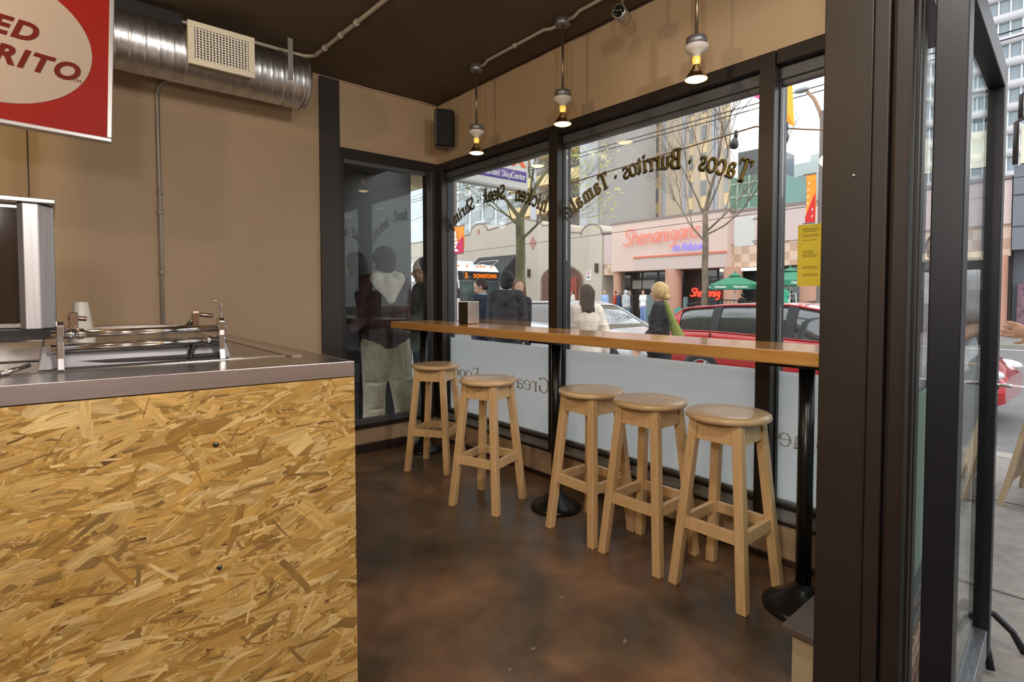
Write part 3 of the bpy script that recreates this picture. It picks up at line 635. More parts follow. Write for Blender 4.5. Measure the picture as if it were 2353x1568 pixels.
for x in (0.93,): 
    a = MB(); a.tube([(x,(R0+.004)*math.cos(q),(R0+.004)*math.sin(q)) for q in [PI/2+PI*k/16*1.0 for k in range(0,17)]], 0.004, 6); a.box((x-.016,-0.172,-0.05),(x+.016,-0.168,0.215)); a.build('hanger_strap', mat('strap_steel', (168,164,160), .4, .7), t)
# grille box
VW = mat('vent_cream', (222,216,200), .45)
a = MB(); gx0, gx1, gz0, gz1, gy = 0.338, 0.698, -0.118, 0.128, -0.215
a.box((gx0+.012,gy+.012,gz0+.012),(gx1-.012,-0.10,gz1-.012)); a.build('grille_box', mat('grille_box_grey', (150,144,126), .5), t)
a = MB(); bw = 0.034
a.box((gx0,gy-.006,gz0),(gx1,gy+.012,gz0+bw)); a.box((gx0,gy-.006,gz1-bw),(gx1,gy+.012,gz1)); a.box((gx0,gy-.006,gz0+bw+.0002),(gx0+bw,gy+.012,gz1-bw-.0002)); a.box((gx1-bw,gy-.006,gz0+bw+.0002),(gx1,gy+.012,gz1-bw-.0002))
gr = a.build('grille_frame', VW, t, bevel=0.002)
a = MB(); 
for k in range(17): xx = gx0+bw+(gx1-gx0-2*bw)*(k+.5)/17; a.box((xx-.003,gy,gz0+bw),(xx+.003,gy+.010,gz1-bw))
for k in range(12): zz = gz0+bw+(gz1-gz0-2*bw)*(k+.5)/12; a.box((gx0+bw,gy+.002,zz-.0022),(gx1-bw,gy+.010,zz+.0022))
a.build('louvre_grid', mat('louvre_white', (236,234,228), .4), t)
a = MB(); a.box((gx0+bw,gy+.0105,gz0+bw),(gx1-bw,gy+.0118,gz1-bw)); a.build('grille_void', mat('void_dark', (22,20,20), .8), t)
# dark square plenum beside the duct
a = MB(); a.box((-1.6,-0.10,0.09),(0.33,0.30,0.20)); a.build('top_plenum', mat('dark_plenum', (52,52,54), .4, .6), t)
# ================================================================ CONDUITS
CND = mat('conduit_grey', (172,164,154), .5, .3); CNP = mat('conduit_painted', (132,118,100), .5, .3)
def conduit(name, label, pts, r, clips, m=CND, group=None, axis='z'):
    t = thing(name, label, 'conduit', pts[0], 0, group); o = Vector(pts[0])
    a = MB(); a.tube([tuple(Vector(p)-o) for p in pts], r, 10); a.build('tube', m, t)
    for (c_, dr) in clips:
        a = MB(); d = Vector(dr).normalized(); c0 = Vector(c_)-o; a.tube([c0-d*0.014, c0+d*0.014], r*1.5, 10); a.build('coupling', m, t)
    return t
def arc(c, r, a0, a1, n, fx): return [fx(c[0]+r*math.cos(a0+(a1-a0)*k/n), c[1]+r*math.sin(a0+(a1-a0)*k/n)) for k in range(n+1)]
yc = 4.160
conduit('wall_conduit', 'thin grey conduit pipe running up the tan wall and bending under the duct', [(0.556,yc,1.10),(0.553,yc,2.60)]+arc((0.653,2.60),0.10,PI,PI/2,8,lambda x,z:(x,yc,z))+[(1.32,yc,2.708),(1.36,yc,2.722)], 0.0115,
        [((0.556,yc,1.455),(0,0,1)),((0.556,yc,1.97),(0,0,1)),((0.555,yc,1.84),(0,0,1)),((0.78,yc,2.702),(1,0,0)),((1.05,yc,2.706),(1,0,0))])
conduit('ceiling_conduit', 'grey conduit pipe running across the ceiling from the duct end', [(-1.3,3.90,2.985),(0.3,3.90,2.985),(1.20,3.90,2.985),(1.40,3.88,2.98),(1.447,3.82,2.975),(1.452,3.70,2.975),(1.49,2.70,2.975),(1.56,0.9,2.975)], 0.013,
        [((1.454,3.66,2.975),(0,1,0)),((1.462,3.42,2.975),(0,1,0)),((1.471,3.20,2.975),(0,1,0))])
# ================================================================ PENDANT LAMPS
ZB = mat('zinc_box', (136,136,140), .42, .7, var=.1, scale=40); ROD = mat('lamp_rod', (130,118,102), .3, .8); PORC = mat('porcelain', (214,208,200), .35)
BRS = mat('lamp_reflector', raw=(.60,.44,.22,1), rough=.22, metal=1); FIL = emat('lamp_glow', (255,214,150), 9.0); NECK = mat('lamp_neck_glow', raw=(.9,.6,.25,1), rough=.2, metal=.6, emit=(255,170,60), estr=1.3)
lamps_xy = [(2.44,3.271),(2.44,2.381),(2.44,1.470)]
def pendant(x, y, label):
    t = thing('pendant_lamp', label, 'pendant lamp', (x,y,ZC), 0, 'pendant bulb lamps over the bar')
    a = MB(); a.lathe([(0,0),(0.050,0),(0.050,-.038),(0.046,-.042),(0,-.042)], n=8); a.build('ceiling_box', ZB, t)
    a = MB(); a.tube([(0,0,-.04),(0,0,-.44)], 0.0085, 12); a.build('stem', ROD, t)
    a = MB(); a.lathe([(0,-.438),(0.046,-.438),(0.050,-.442),(0.050,-.478),(0,-.478)], n=20); a.build('junction_box', ZB, t)
    a = MB(); a.lathe([(0.050,-.478),(0.058,-.480),(0.058,-.490),(0.045,-.505),(0.024,-.515),(0.020,-.532),(0,-.532)], n=24); a.build('lamp_holder', PORC, t)
    a = MB(); a.lathe([(0.017,-.532),(0.020,-.540),(0.018,-.560),(0.014,-.572)], n=18); a.build('bulb_neck', NECK, t)
    a = MB(); a.lathe([(0.014,-.568),(0.020,-.585),(0.036,-.606),(0.050,-.628),(0.053,-.640)], n=28); a.build('reflector', BRS, t)
    a = MB(); a.lathe([(0.0515,-.637),(0.040,-.645),(0.020,-.650),(0,-.651)], n=28); a.build('bulb_face', FIL, t)
    l = lamp('SPOT', 'bulb_light', (x,y,ZC-.66), 9, (1.0,.72,.42), 0.045, spot=math.radians(110)); l.parent = None
pendant(*lamps_xy[0], 'pendant bulb lamp nearest the corner speaker'); pendant(*lamps_xy[1], 'middle pendant bulb lamp above the tall mullion'); pendant(*lamps_xy[2], 'pendant bulb lamp nearest the brown column')
def bend(y0, y1): return [(2.44,y0-.045,2.978),(2.44,y0-.10,2.978),(2.425,y0-.15,2.985),(2.425,y1+.15,2.985),(2.44,y1+.10,2.978),(2.44,y1+.045,2.978)]
conduit('lamp_conduit', 'ceiling conduit between corner lamp and middle lamp', bend(3.271,2.381), 0.0105, [((2.425,2.82,2.985),(0,1,0))], group='conduits linking the pendant lamps')
conduit('lamp_conduit', 'ceiling conduit between middle lamp and the lamp nearest the column', bend(2.381,1.470), 0.0105, [], group='conduits linking the pendant lamps')
# speaker
t = thing('wall_speaker', 'small grey and black loudspeaker in the ceiling corner', 'speaker', (2.565,3.91,2.70), math.radians(0))
M = Matrix.Rotation(math.radians(-33),4,'Z')
prof = [(-0.10,0.085),(-0.135,0.03),(-0.135,-0.02),(-0.09,-0.07),(0.05,-0.07),(0.085,0.085)]
a = MB(); a.prism([(-0.075,-0.085),(0.065,-0.085),(0.085,-0.05),(0.06,0.08),(-0.06,0.08),(-0.085,-0.05)], -0.145, 0.145, Matrix.Rotation(math.radians(-22),4,'Z')); a.build('cabinet', mat('speaker_grey', (112,104,108), .6, bump=.1, bscale=400), t, bevel=0.008)
a = MB(); a.prism([(-0.066,-0.094),(0.062,-0.094),(0.084,-0.062),(0.078,-0.05),(-0.078,-0.05),(-0.084,-0.062)], -0.148, 0.148, Matrix.Rotation(math.radians(-22),4,'Z')); a.build('grille', mat('speaker_black', (9,9,10), .75), t, bevel=0.004)
a = MB(); a.box((-0.015,-0.01,-0.02),(0.11,0.01,0.02), Matrix.Rotation(math.radians(20),4,'Z')); a.build('bracket', BLK, t)
# ceiling camera
t = thing('ceiling_camera', 'small silver cylindrical camera hanging from the ceiling', 'camera', (2.33,1.84,ZC))
M = Matrix.Translation((0,0,-.222)) @ Matrix.Rotation(math.radians(118),4,'Z') @ Matrix.Rotation(math.radians(8),4,'Y')
a = MB(); a.tube([(0,0,0),(0,0,-.19)], 0.008, 10); a.lathe([(0,0),(.03,0),(.03,-.01),(0,-.01)], n=16); a.build('bracket', ROD, t)
CR = Matrix.Rotation(math.radians(203),4,'Z') @ Matrix.Rotation(math.radians(98),4,'Y')
a = MB(); a.lathe([(0,-.075),(.030,-.072),(.036,-.06),(.036,.045),(.033,.048),(.033,.052),(.038,.054),(.038,.066),(.030,.068)], n=24, M=Matrix.Translation((0,0,-.222)) @ CR); a.build('housing', mat('camera_silver', (186,182,178), .25, .8), t)
a = MB(); a.lathe([(.030,.066),(.024,.058),(.020,.066),(.012,.060),(0,.062)], n=24, M=Matrix.Translation((0,0,-.222)) @ CR); a.build('lens', mat('lens_dark', (28,26,26), .1, .4), t)
# paper notice taped to the narrow window
a = MB(); a.box((0,-.056,-.146),(0.0008,.056,.146)); 
t = thing('paper_notice', 'yellow paper notice taped inside the narrow window by the column', 'notice', (XG-0.008,1.044,1.49))
a.build('sheet', mat('yellow_paper', raw=(.72,.58,.05,1), rough=.7, emit=None), t)
INK = mat('ink', (70,66,20), .8); random.seed(4)
for (z0, n) in ((.125,3),(.095,2),(.07,1),(.02,5),(-.055,2),(-.09,2)):
    a = MB()
    for k in range(n): a.box((-.0006,-.040+random.random()*.03,z0-k*.007),(-.0002,.034,z0-k*.007+.0018))
    a.build('print_lines', INK, bpy.data.objects['sheet'])
# ================================================================ LETTERING ON THE GLASS (reads from the street)
GOLD = mat('gold_leaf_lettering', raw=(.20,.145,.030,1), rough=.45, metal=.3); SHD = mat('letter_shadow', raw=(.012,.010,.008,1), rough=.5)
def arc_word(parent, word, y_c, z_c, ang, size, o):
    # glass plane: local x along +Y (mirrored from inside), y up
    for (m_, dx, dz, ex, b_) in ((SHD,-.006,-.007,0.0,.003),(GOLD,0,0,0.0008,.0015)):
        M = Matrix.Translation((XG+0.008+(0.0016 if m_ is GOLD else 0.0), y_c+dx, z_c+dz)) @ frame((0,0,0),(0,1,0),(0,0,1)) @ Matrix.Rotation(ang,4,'Z')
        M = Matrix.Translation((-o[0],-o[1],-o[2])) @ M
        text('lettering', word, size, M, m_, parent, ext=0.0004, bold=b_, shear=0.12, sx=0.86)
# ---------------- a small serif alphabet drawn with pen strokes (unit: cap height 0.72, x height 0.48)
def el(cx, cy, rx, ry, a0, a1, w0=.045, w1=.115, n=18):
    """elliptical bowl: thick at the sides, thin at top and bottom"""
    P = []
    for k in range(n+1):
        a = math.radians(a0+(a1-a0)*k/n); P.append((cx+rx*math.cos(a), cy+ry*math.sin(a), w0+(w1-w0)*abs(math.cos(a))**1.3))
    return P
def stem(x, y0, y1, w=.105): return [(x,y0,w),(x,y1,w)]
def serif(x, y, h=.10, w=.032): return [(x-h,y+(.016 if y < .3 else -.016),w),(x+h,y+(.016 if y < .3 else -.016),w)]
def half(x, y, w=.032, l=.11): return [(x-l,y-.05,w*.7),(x,y-.012,w*1.3)]
GL = {
 'T': (.62, [stem(.31,0,.72), serif(.31,0,.13), [(.02,.70,.04),(.60,.70,.04)], [(.035,.55,.025),(.035,.71,.05)], [(.585,.55,.025),(.585,.71,.05)]]),
 'B': (.62, [stem(.15,0,.72), [(.03,.016,.032),(.33,.016,.032)], [(.03,.704,.032),(.33,.704,.032)], [(.15,.37,.032),(.35,.37,.032)], el(.33,.545,.17,.16,-90,90), el(.34,.19,.20,.175,-90,90)]),
 'C': (.64, [el(.35,.36,.28,.35,42,318), [(.555,.60,.05),(.575,.72,.03)], [(.545,.52,.02),(.575,.62,.05)]]),
 'G': (.66, [el(.35,.36,.28,.35,42,318), [(.555,.60,.05),(.575,.72,.03)], [(.55,.30,.10),(.55,.10,.10)], [(.42,.31,.032),(.64,.31,.032)]]),
 'F': (.56, [stem(.15,0,.72), serif(.15,0,.11), [(.03,.704,.035),(.50,.704,.035)], [(.15,.37,.035),(.38,.37,.035)], [(.49,.56,.02),(.49,.71,.05)]]),
 'S': (.52, [el(.26,.53,.17,.175,25,250,.04,.10), el(.26,.19,.19,.175,205,425,.04,.10), [(.14,.43,.11),(.26,.365,.125),(.39,.28,.11)], [(.42,.57,.03),(.425,.72,.04)], [(.075,.15,.03),(.07,.0,.04)]]),
 'A': (.66, [[(.33,.72,.04),(.12,.02,.04)], [(.33,.72,.10),(.54,.02,.115)], [(.19,.25,.035),(.46,.25,.035)], serif(.11,0,.09), serif(.55,0,.11)]),
 'a': (.48, [stem(.34,.06,.36,.095), el(.22,.36,.125,.11,0,165,.04,.09), [(.34,.06,.09),(.385,.02,.06),(.45,.04,.03)], el(.19,.13,.13,.125,60,350,.04,.09), [(.25,.235,.035),(.34,.27,.05)], [(.11,.375,.07),(.115,.345,.08)]]),
 'c': (.44, [el(.24,.24,.19,.235,50,320,.04,.10), [(.35,.36,.08),(.375,.34,.085)]]),
 'o': (.50, [el(.25,.24,.20,.235,0,360,.04,.11)]),
 'e': (.46, [el(.24,.24,.195,.235,2,325,.04,.10), [(.06,.255,.032),(.42,.255,.032)]]),
 's': (.40, [el(.20,.355,.12,.11,30,250,.035,.075), el(.20,.125,.135,.115,205,430,.035,.075), [(.11,.29,.08),(.20,.245,.09),(.30,.19,.08)], [(.315,.37,.02),(.32,.475,.03)], [(.065,.11,.02),(.06,.0,.03)]]),
 'u': (.56, [stem(.13,.12,.47), half(.13,.47), el(.27,.135,.145,.13,180,300,.045,.10), [(.31,.01,.04),(.41,.10,.04)], stem(.42,0,.47), half(.42,.47), [(.42,.016,.032),(.54,.016,.032)]]),
 'r': (.40, [stem(.13,0,.47), half(.13,.47), serif(.13,0,.11), [(.17,.33,.03),(.24,.44,.06),(.32,.46,.09),(.36,.42,.09)]]),
 'i': (.28, [stem(.13,0,.47), half(.13,.47), serif(.13,0,.11), [(.13,.585,.105),(.13,.68,.105)]]),
 'j': (.2, []),
 't': (.34, [[(.15,.62,.03),(.15,.50,.105),(.15,.12,.105)], el(.24,.13,.09,.12,180,300,.04,.10), [(.26,.012,.035),(.33,.07,.03)], [(.03,.455,.032),(.31,.455,.032)]]),
 'm': (.84, [stem(.13,0,.47), half(.13,.47), serif(.13,0,.10), el(.275,.33,.135,.135,20,150,.04,.10), stem(.41,0,.36), serif(.41,0,.09), el(.555,.33,.135,.135,20,150,.04,.10), stem(.69,0,.36), serif(.69,0,.10)]),
 'n': (.57, [stem(.13,0,.47), half(.13,.47), serif(.13,0,.11), el(.28,.33,.14,.135,20,150,.04,.10), stem(.42,0,.36), serif(.42,0,.11)]),
 'h': (.57, [stem(.13,0,.74), half(.13,.74), serif(.13,0,.11), el(.28,.33,.14,.135,20,150,.04,.10), stem(.42,0,.36), serif(.42,0,.11)]),
 'l': (.28, [stem(.13,0,.74), half(.13,.74), serif(.13,0,.11)]),
 'k': (.56, [stem(.13,0,.74), half(.13,.74), serif(.13,0,.10), [(.17,.20,.035),(.40,.45,.035)], [(.24,.28,.10),(.45,.02,.11)], serif(.40,.47,.09), serif(.46,0,.09)]),
 'p': (.56, [stem(.13,-.22,.47), half(.13,.47), serif(.13,-.22,.11), el(.29,.24,.17,.225,-160,160,.04,.11)]),
 'd': (.56, [stem(.40,0,.74), half(.40,.74), [(.40,.016,.032),(.53,.016,.032)], el(.245,.24,.17,.225,20,340,.04,.11)]),
 'z': (.44, [[(.05,.452,.05),(.38,.452,.05)], [(.35,.44,.10),(.08,.03,.10)], [(.05,.026,.05),(.40,.026,.05)], [(.06,.34,.02),(.06,.46,.03)], [(.40,.14,.03),(.40,.02,.03)]]),
 '.': (.42, [[(.17,.27,.10),(.25,.27,.10)]]), ' ': (.26, [])}
def glyph_mesh(b_, ch, M, size, grow=0.0, th=0.0006):
    for st in GL[ch][1]:
        n = len(st); L_, R_ = [], []
        for i, (x, y, w_) in enumerate(st):
            p0, p1 = st[max(0,i-1)], st[min(n-1,i+1)]; dx, dy = p1[0]-p0[0], p1[1]-p0[1]; q = math.hypot(dx, dy) or 1; nx_, ny_ = -dy/q, dx/q
            ex, ey = dx/q*grow, dy/q*grow
            if i == 0: x, y = x-ex, y-ey
            if i == n-1: x, y = x+ex, y+ey
            h = w_/2+grow; L_.append((x+nx_*h, y+ny_*h)); R_.append((x-nx_*h, y-ny_*h))
        vs = [M @ Vector((p[0]*size, p[1]*size, z)) for z in (0, th) for p in L_+R_]; m2 = 2*n; fs = []
        for i in range(n-1):
            fs += [(i,i+1,n+i+1,n+i),(m2+i,m2+n+i,m2+n+i+1,m2+i+1),(i,m2+i,m2+i+1,i+1),(n+i,n+i+1,m2+n+i+1,m2+n+i)]
        fs += [(0,n,m2+n,m2),(n-1,m2+n-1,m2+2*n-1,2*n-1)]
        b_.add(vs, fs)
def run_width(s_): return sum(GL[c_][0] for c_ in s_)
# arcs on the two street windows
def arc_text(parent, s_, y0, y1, yp, zp, kq, size, layers):
    o = Vector(parent.location); W = run_width(s_); step = (y1-y0)/W
    words = s_.split(' '); 
    for (m_, dx, dz, xx, grow) in layers:
        pos = y0; i = 0
        for wd_ in words:
            a = MB(); 
            for ch in wd_:
                adv = GL[ch][0]*step; yc_ = pos+adv/2; slope = -2*kq*(yc_-yp); zc_ = zp-kq*(yc_-yp)**2
                M = Matrix.Translation((xx-o.x, yc_+dx-o.y, zc_+dz-o.z)) @ frame((0,0,0),(0,1,0),(0,0,1)) @ Matrix.Rotation(math.atan(slope)*.9,4,'Z') @ Matrix(((1,.10,0,0),(0,1,0,0),(0,0,1,0),(0,0,0,1))) @ Matrix.Translation((-GL[ch][0]*size/2*(step/size), -0.24*size, 0)) @ Matrix.Diagonal((step/size,1,1,1))
                glyph_mesh(a, ch, M, size, grow); pos += adv
            if wd_: a.build('lettering', m_, parent, recalc=False)
            pos += GL[' '][0]*step
LAY = [(SHD, .007, -.008, XG+.0085, .022), (GOLD, 0, 0, XG+.0102, .012), (GOLD, 0, 0, XG+.0072, .004)]
arc_text(W3, 'Tacos . Burritos . Tamales', 1.345, 2.690, 1.955, 2.085, .46, .150, LAY)
arc_text(W2, 'Chicken . Steak . Shrimp', 2.760, 4.12, 3.46, 2.115, .46, .150, LAY)
# cut-out lettering in the frosted film: clear letters read as darker glossy strokes from inside
CUT = mat('cutout_lettering', raw=(.62,.66,.66,1), rough=.12, spec=.8, bump=.6, bscale=40)
def film_text(parent, s_, y0, y1, z, size, m_=CUT):
    o = Vector(parent.location); W = run_width(s_); step = (y1-y0)/W; pos = y0; a = MB()
    for ch in s_:
        M = Matrix.Translation((XG-.0042-o.x, pos-o.y, z-o.z)) @ frame((0,0,0),(0,1,0),(0,0,1)) @ Matrix.Diagonal((step/size,1,1,1)); glyph_mesh(a, ch, M, size); pos += GL[ch][0]*step
    a.build('film_lettering', m_, parent, recalc=False)
film_text(W2, 'Great', 2.80, 3.24, .585, .155); film_text(W2, 'Food', 3.64, 4.05, .585, .14); film_text(W4, 'ome', .935, 1.176, .555, .14)
a = MB(); a.box((XG-.0045-W4.location.x,.70-W4.location.y,.50-.19),(XG-.0040-W4.location.x,1.18-W4.location.y,.5035-.19), Matrix.Translation((0,0,0))); 
# ================================================================ OUTSIDE: GROUND
ZS, ZR = -0.12, -0.22
def asphalt(name, c1, c2, sc, joints=None):
    m = mat(name, raw=c1, rough=.85, bump=.35, bscale=120); nt = m.node_tree; b = nt.nodes['Principled BSDF']
    tcn = nt.nodes.new('ShaderNodeTexCoord'); n = nt.nodes.new('ShaderNodeTexNoise'); n.inputs['Scale'].default_value = sc; n.inputs['Detail'].default_value = 8; n.inputs['Roughness'].default_value = .7
    nt.links.new(tcn.outputs['Object'], n.inputs['Vector']); r = nt.nodes.new('ShaderNodeValToRGB'); r.color_ramp.elements[0].position = .35; r.color_ramp.elements[1].position = .65
    r.color_ramp.elements[0].color = c1; r.color_ramp.elements[1].color = c2; nt.links.new(n.outputs['Fac'], r.inputs['Fac']); nt.links.new(r.outputs['Color'], b.inputs['Base Color']); return m
SIDEM = asphalt('sidewalk_concrete', (.165,.152,.138,1), (.25,.232,.21,1), 9); ROADM = asphalt('asphalt', (.125,.124,.126,1), (.17,.168,.168,1), 4); PAVM = asphalt('far_sidewalk_concrete', (.19,.185,.172,1), (.24,.235,.22,1), 2)
XC1, XC2 = 6.5, 20.9
o = MB().box((1.80,-30,ZS-.4),(XC1,0.545,ZS)).box((XW+.20,0.545,ZS-.4),(XC1,60,ZS)).build('ground_sidewalk', SIDEM); struct(o, 'near concrete sidewalk outside the windows', 'sidewalk')
o = MB().box((XC1,-60,ZR-.3),(XC2,90,ZR)).build('ground_road', ROADM); struct(o, 'grey asphalt street', 'road')
o = MB().box((XC2,-60,ZR-.3),(60,90,ZS-.02)).build('ground_far_sidewalk', PAVM); struct(o, 'far sidewalk across the street', 'sidewalk')
o = MB().box((XC1-.18,-30,ZR),(XC1+.02,60,ZS+.003)).box((XC2-.02,-60,ZR),(XC2+.2,90,ZS+.0)).build('ground_curbs', mat('curb_concrete', (140,136,128), .8, var=.1, scale=4)); struct(o, 'concrete curbs along both sides of the street', 'curb')
jm = MB(); JT = mat('joint_dark', (72,64,58), .9)
for y in [-6+1.52*k for k in range(34)]:
    if y < .5: jm.box((1.9,y,ZS),(XC1-.2,y+.012,ZS+.002))
    else: jm.box((XW+.25,y,ZS),(XC1-.2,y+.012,ZS+.002))
for x in (3.42,4.95): jm.box((x,-30,ZS),(x+.014,60,ZS+.002))
o = jm.build('ground_joints', JT); struct(o, 'joints between the sidewalk slabs', 'joint')
PAINT = mat('road_white', (226,224,216), .7); YPAINT = mat('road_yellow', (206,160,74), .7)
o = MB().box((15.7,-60,ZR),(15.83,90,ZR+.004)).build('ground_line_yellow', YPAINT); struct(o, 'yellow centre line of the street', 'road line')
o = MB().box((12.2,-60,ZR),(12.32,3.4,ZR+.004)).box((20.2,-60,ZR),(20.3,20,ZR+.004)).build('ground_line_white', PAINT); struct(o, 'white lane line of the street', 'road line')
o = MB().box((1.80,-.75,ZS-.4),(1.95,0.30,-.02)).build('trim_11', SIDEM); struct(o, 'door sill at the entrance', 'threshold')
# ================================================================ BUILDINGS ACROSS THE STREET
XF = 26.0
CREAM = mat('mission_stucco', raw=(.52,.455,.385,1), rough=.9, var=.03, scale=.6); PINK = mat('pink_stucco', raw=(.63,.47,.405,1), rough=.85, var=.03, scale=.5)
PINKP = mat('pink_pale_band', raw=(.60,.47,.45,1), rough=.85); TAUPE = mat('taupe_coping', raw=(.25,.19,.17,1), rough=.8); DOORD = mat('dark_opening', raw=(.03,.025,.025,1), rough=.4)
DGL = mat('dark_storefront_glass', raw=(.025,.028,.03,1), rough=.05, spec=.9)
def bld(name, label, cat='building', loc=(0,0,0), group=None): return thing(name, label, cat, loc, 0, group)
YZ = lambda x0: frame((x0,0,0),(0,1,0),(0,0,1))   # local x=Y, y=Z, z=+X
# mission style building
t = bld('mission_building', 'cream stucco building with curved mission parapets across the street', loc=(XF,27,ZS)); iv = Matrix.Translation((-XF,-27,-ZS))
def arch(c, r, z, a0=0, a1=PI, n=12): return [(c+r*math.cos(a0+(a1-a0)*k/n), z+r*math.sin(a0+(a1-a0)*k/n)) for k in range(n+1)]
top = [(21.95,5.0),(22.05,5.45)]+[(22.85+.80*math.cos(PI*k/10), 5.45+.45*math.sin(PI*k/10)) for k in range(11)]+[(23.7,5.3),(24.6,5.42),(26.6,5.65),(26.6,6.15),(27.2,6.45),(28.6,6.75),(29.9,6.95),(31.6,6.6),(33.4,6.45)]+[(34.4+1.0*math.cos(PI*k/10), 6.5+.75*math.sin(PI*k/10)) for k in range(11)]+[(36.2,6.25),(52,6.25)]
top = sorted(top, key=lambda p: p[0]) if False else top
wall_poly = [(20.7,ZS)]+[(20.7,5.0)]+top+[(52,ZS)]
# fix duplicate ordering of parapet arcs (must run left to right)
def parapet():
    P = [(21.96,ZS),(21.96,5.05)]
    P += [(22.85-.85*math.cos(PI*k/10), 5.15+.62*math.sin(PI*k/10)) for k in range(11)]
    P += [(23.8,5.32),(26.55,5.62),(26.55,6.08),(27.3,6.12),(27.5,6.4),(29.4,6.85),(31.5,6.55),(33.35,6.35)]
    P += [(34.6-1.1*math.cos(PI*k/10), 6.35+.62*math.sin(PI*k/10)) for k in range(11)]
    return P+[(35.9,6.2),(54,6.2),(54,ZS)]
pp = parapet(); a = MB(); a.prism(pp, 0, 6.0, iv @ YZ(XF)); a.build('facade', CREAM, t)
a = MB(); a.tube([Vector((XF+.02-XF, y-27, z-ZS+.02)) for y, z in pp[1:-1]], .06, 6); a.build('parapet_cap', TAUPE, t)
a = MB(); a.prism([(23.6,ZS),(23.6,2.3)]+[(25.45-1.85*math.cos(PI*k/12), 2.3+.95*math.sin(PI*k/12)) for k in range(13)]+[(27.3,2.3),(27.3,ZS)], -.01, .25, iv @ YZ(XF-.02)); dr = a.build('arched_door', mat('maroon_door', raw=(.10,.035,.03,1), rough=.5), t)
a = MB(); a.tube([Vector((-.03, y-27, z-ZS)) for y, z in [(23.5,ZS),(23.5,2.3)]+[(25.45-1.95*math.cos(PI*k/12), 2.3+1.02*math.sin(PI*k/12)) for k in range(13)]+[(27.4,2.3),(27.4,ZS)]], .05, 6); a.build('door_reveal', mat('reveal_tan', (150,136,118), .8), t)
a = MB(); a.box((XF-.12,24.0,0.1),(XF-.03,24.9,2.5), iv); a.build('door_curtain', mat('curtain_red', raw=(.30,.05,.03,1), rough=.7), t)
for (y, z) in ((22.35,3.02),(28.6,2.9)):
    a = MB(); a.box((XF-.16,y-.09,z-.28),(XF,y+.09,z+.28), iv); a.build('wall_sconce', mat('sconce_dark', (60,48,30), .5), t)
a = MB(); a.prism([(27.9,5.0),(28.25,4.5),(28.6,5.0),(28.25,5.5)], 0, .03, iv @ YZ(XF-.035)); a.prism([(34.45,6.2),(34.75,6.2),(34.75,6.55),(34.45,6.55)], 0, .03, iv @ YZ(XF-.035)); a.build('tile_diamond', mat('terracotta_tile', (176,128,112), .7), t)
# awning
t = bld('dark_awning', 'black wedge awning with white framed name on the cream building', 'awning', (XF-.8,31.9,2.7)); iv2 = Matrix.Translation((-(XF-.8),-31.9,-2.7))
a = MB(); y0, y1, zb, zt, xo, xi = 29.9, 34.6, 2.62, 4.30, XF-1.9, XF-.02
a.add([iv2 @ Vector(p) for p in ((xo,y0,zb),(xo,y1,zb),(xi,y1,zt),(xi,y0,zt),(xi,y0,zb),(xi,y1,zb))], [(0,1,2,3),(0,3,4),(1,5,2),(0,4,5,1),(3,2,5,4)]); a.build('canopy', mat('awning_black', raw=(.022,.024,.026,1), rough=.6), t)
sl = Vector((xi-xo,0,zt-zb)).normalized(); AM = iv2 @ frame((xo-.02,32.5,zb+.35),(0,-1,0),sl)
WH = mat('sign_white', (236,234,228), .5); nrm = -1
text('lettering', 'Zin', 1.05, AM @ Matrix.Translation((.1,.55,.03)), WH, t, ext=.01, bold=.012, shear=.25)
a = MB(); fr = [(-1.05,-.05),(1.15,-.05),(1.55,1.35),(-.65,1.35)]
a.tube([AM @ Vector((p[0],p[1],.02)) for p in fr], .022, 6, closed=True); a.build('lettering_frame', WH, t)
a = MB()
for k in range(14): a.ball((xo+.03-(XF-.8)+.02, y0-31.9+.2+k*.33, zb-2.7-.07), .035, 8, 6)
o = a.build('light_string', emat('warm_bulbs', (255,150,60), 2.5), t)
# pink restaurant building
t = bld('pink_building', 'pink stucco restaurant building with neon script sign across the street', loc=(XF,12,ZS)); iv = Matrix.Translation((-XF,-12,-ZS))
a = MB(); a.box((XF-.35,13.65,2.72),(XF+5,20.95,5.50), iv); a.build('upper_wall', PINK, t)
a = MB(); a.box((XF-.40,13.6,5.50),(XF+5,21.0,5.62), iv); a.box((XF-.0,3.25,5.42),(XF+5,13.6,5.55), iv); a.box((XF+.1,20.9,5.02),(XF+5,21.95,5.2), iv); a.build('coping', TAUPE, t)
a = MB(); a.box((XF+.05,3.25,3.85),(XF+5,13.65,5.42), iv); a.box((XF+.1,20.95,3.2),(XF+5,21.95,5.05), iv); a.build('side_band', PINKP, t)
a = MB(); a.box((XF-.37,13.7,2.72),(XF-.33,19.2,3.42), iv); a.build('recess_panel', mat('recess_tan', raw=(.56,.44,.40,1), rough=.85), t)
a = MB(); a.box((XF-.42,13.66,3.42),(XF-.30,19.3,3.52), iv); a.build('awning_ledge', mat('ledge_red', (206,112,88), .7), t)
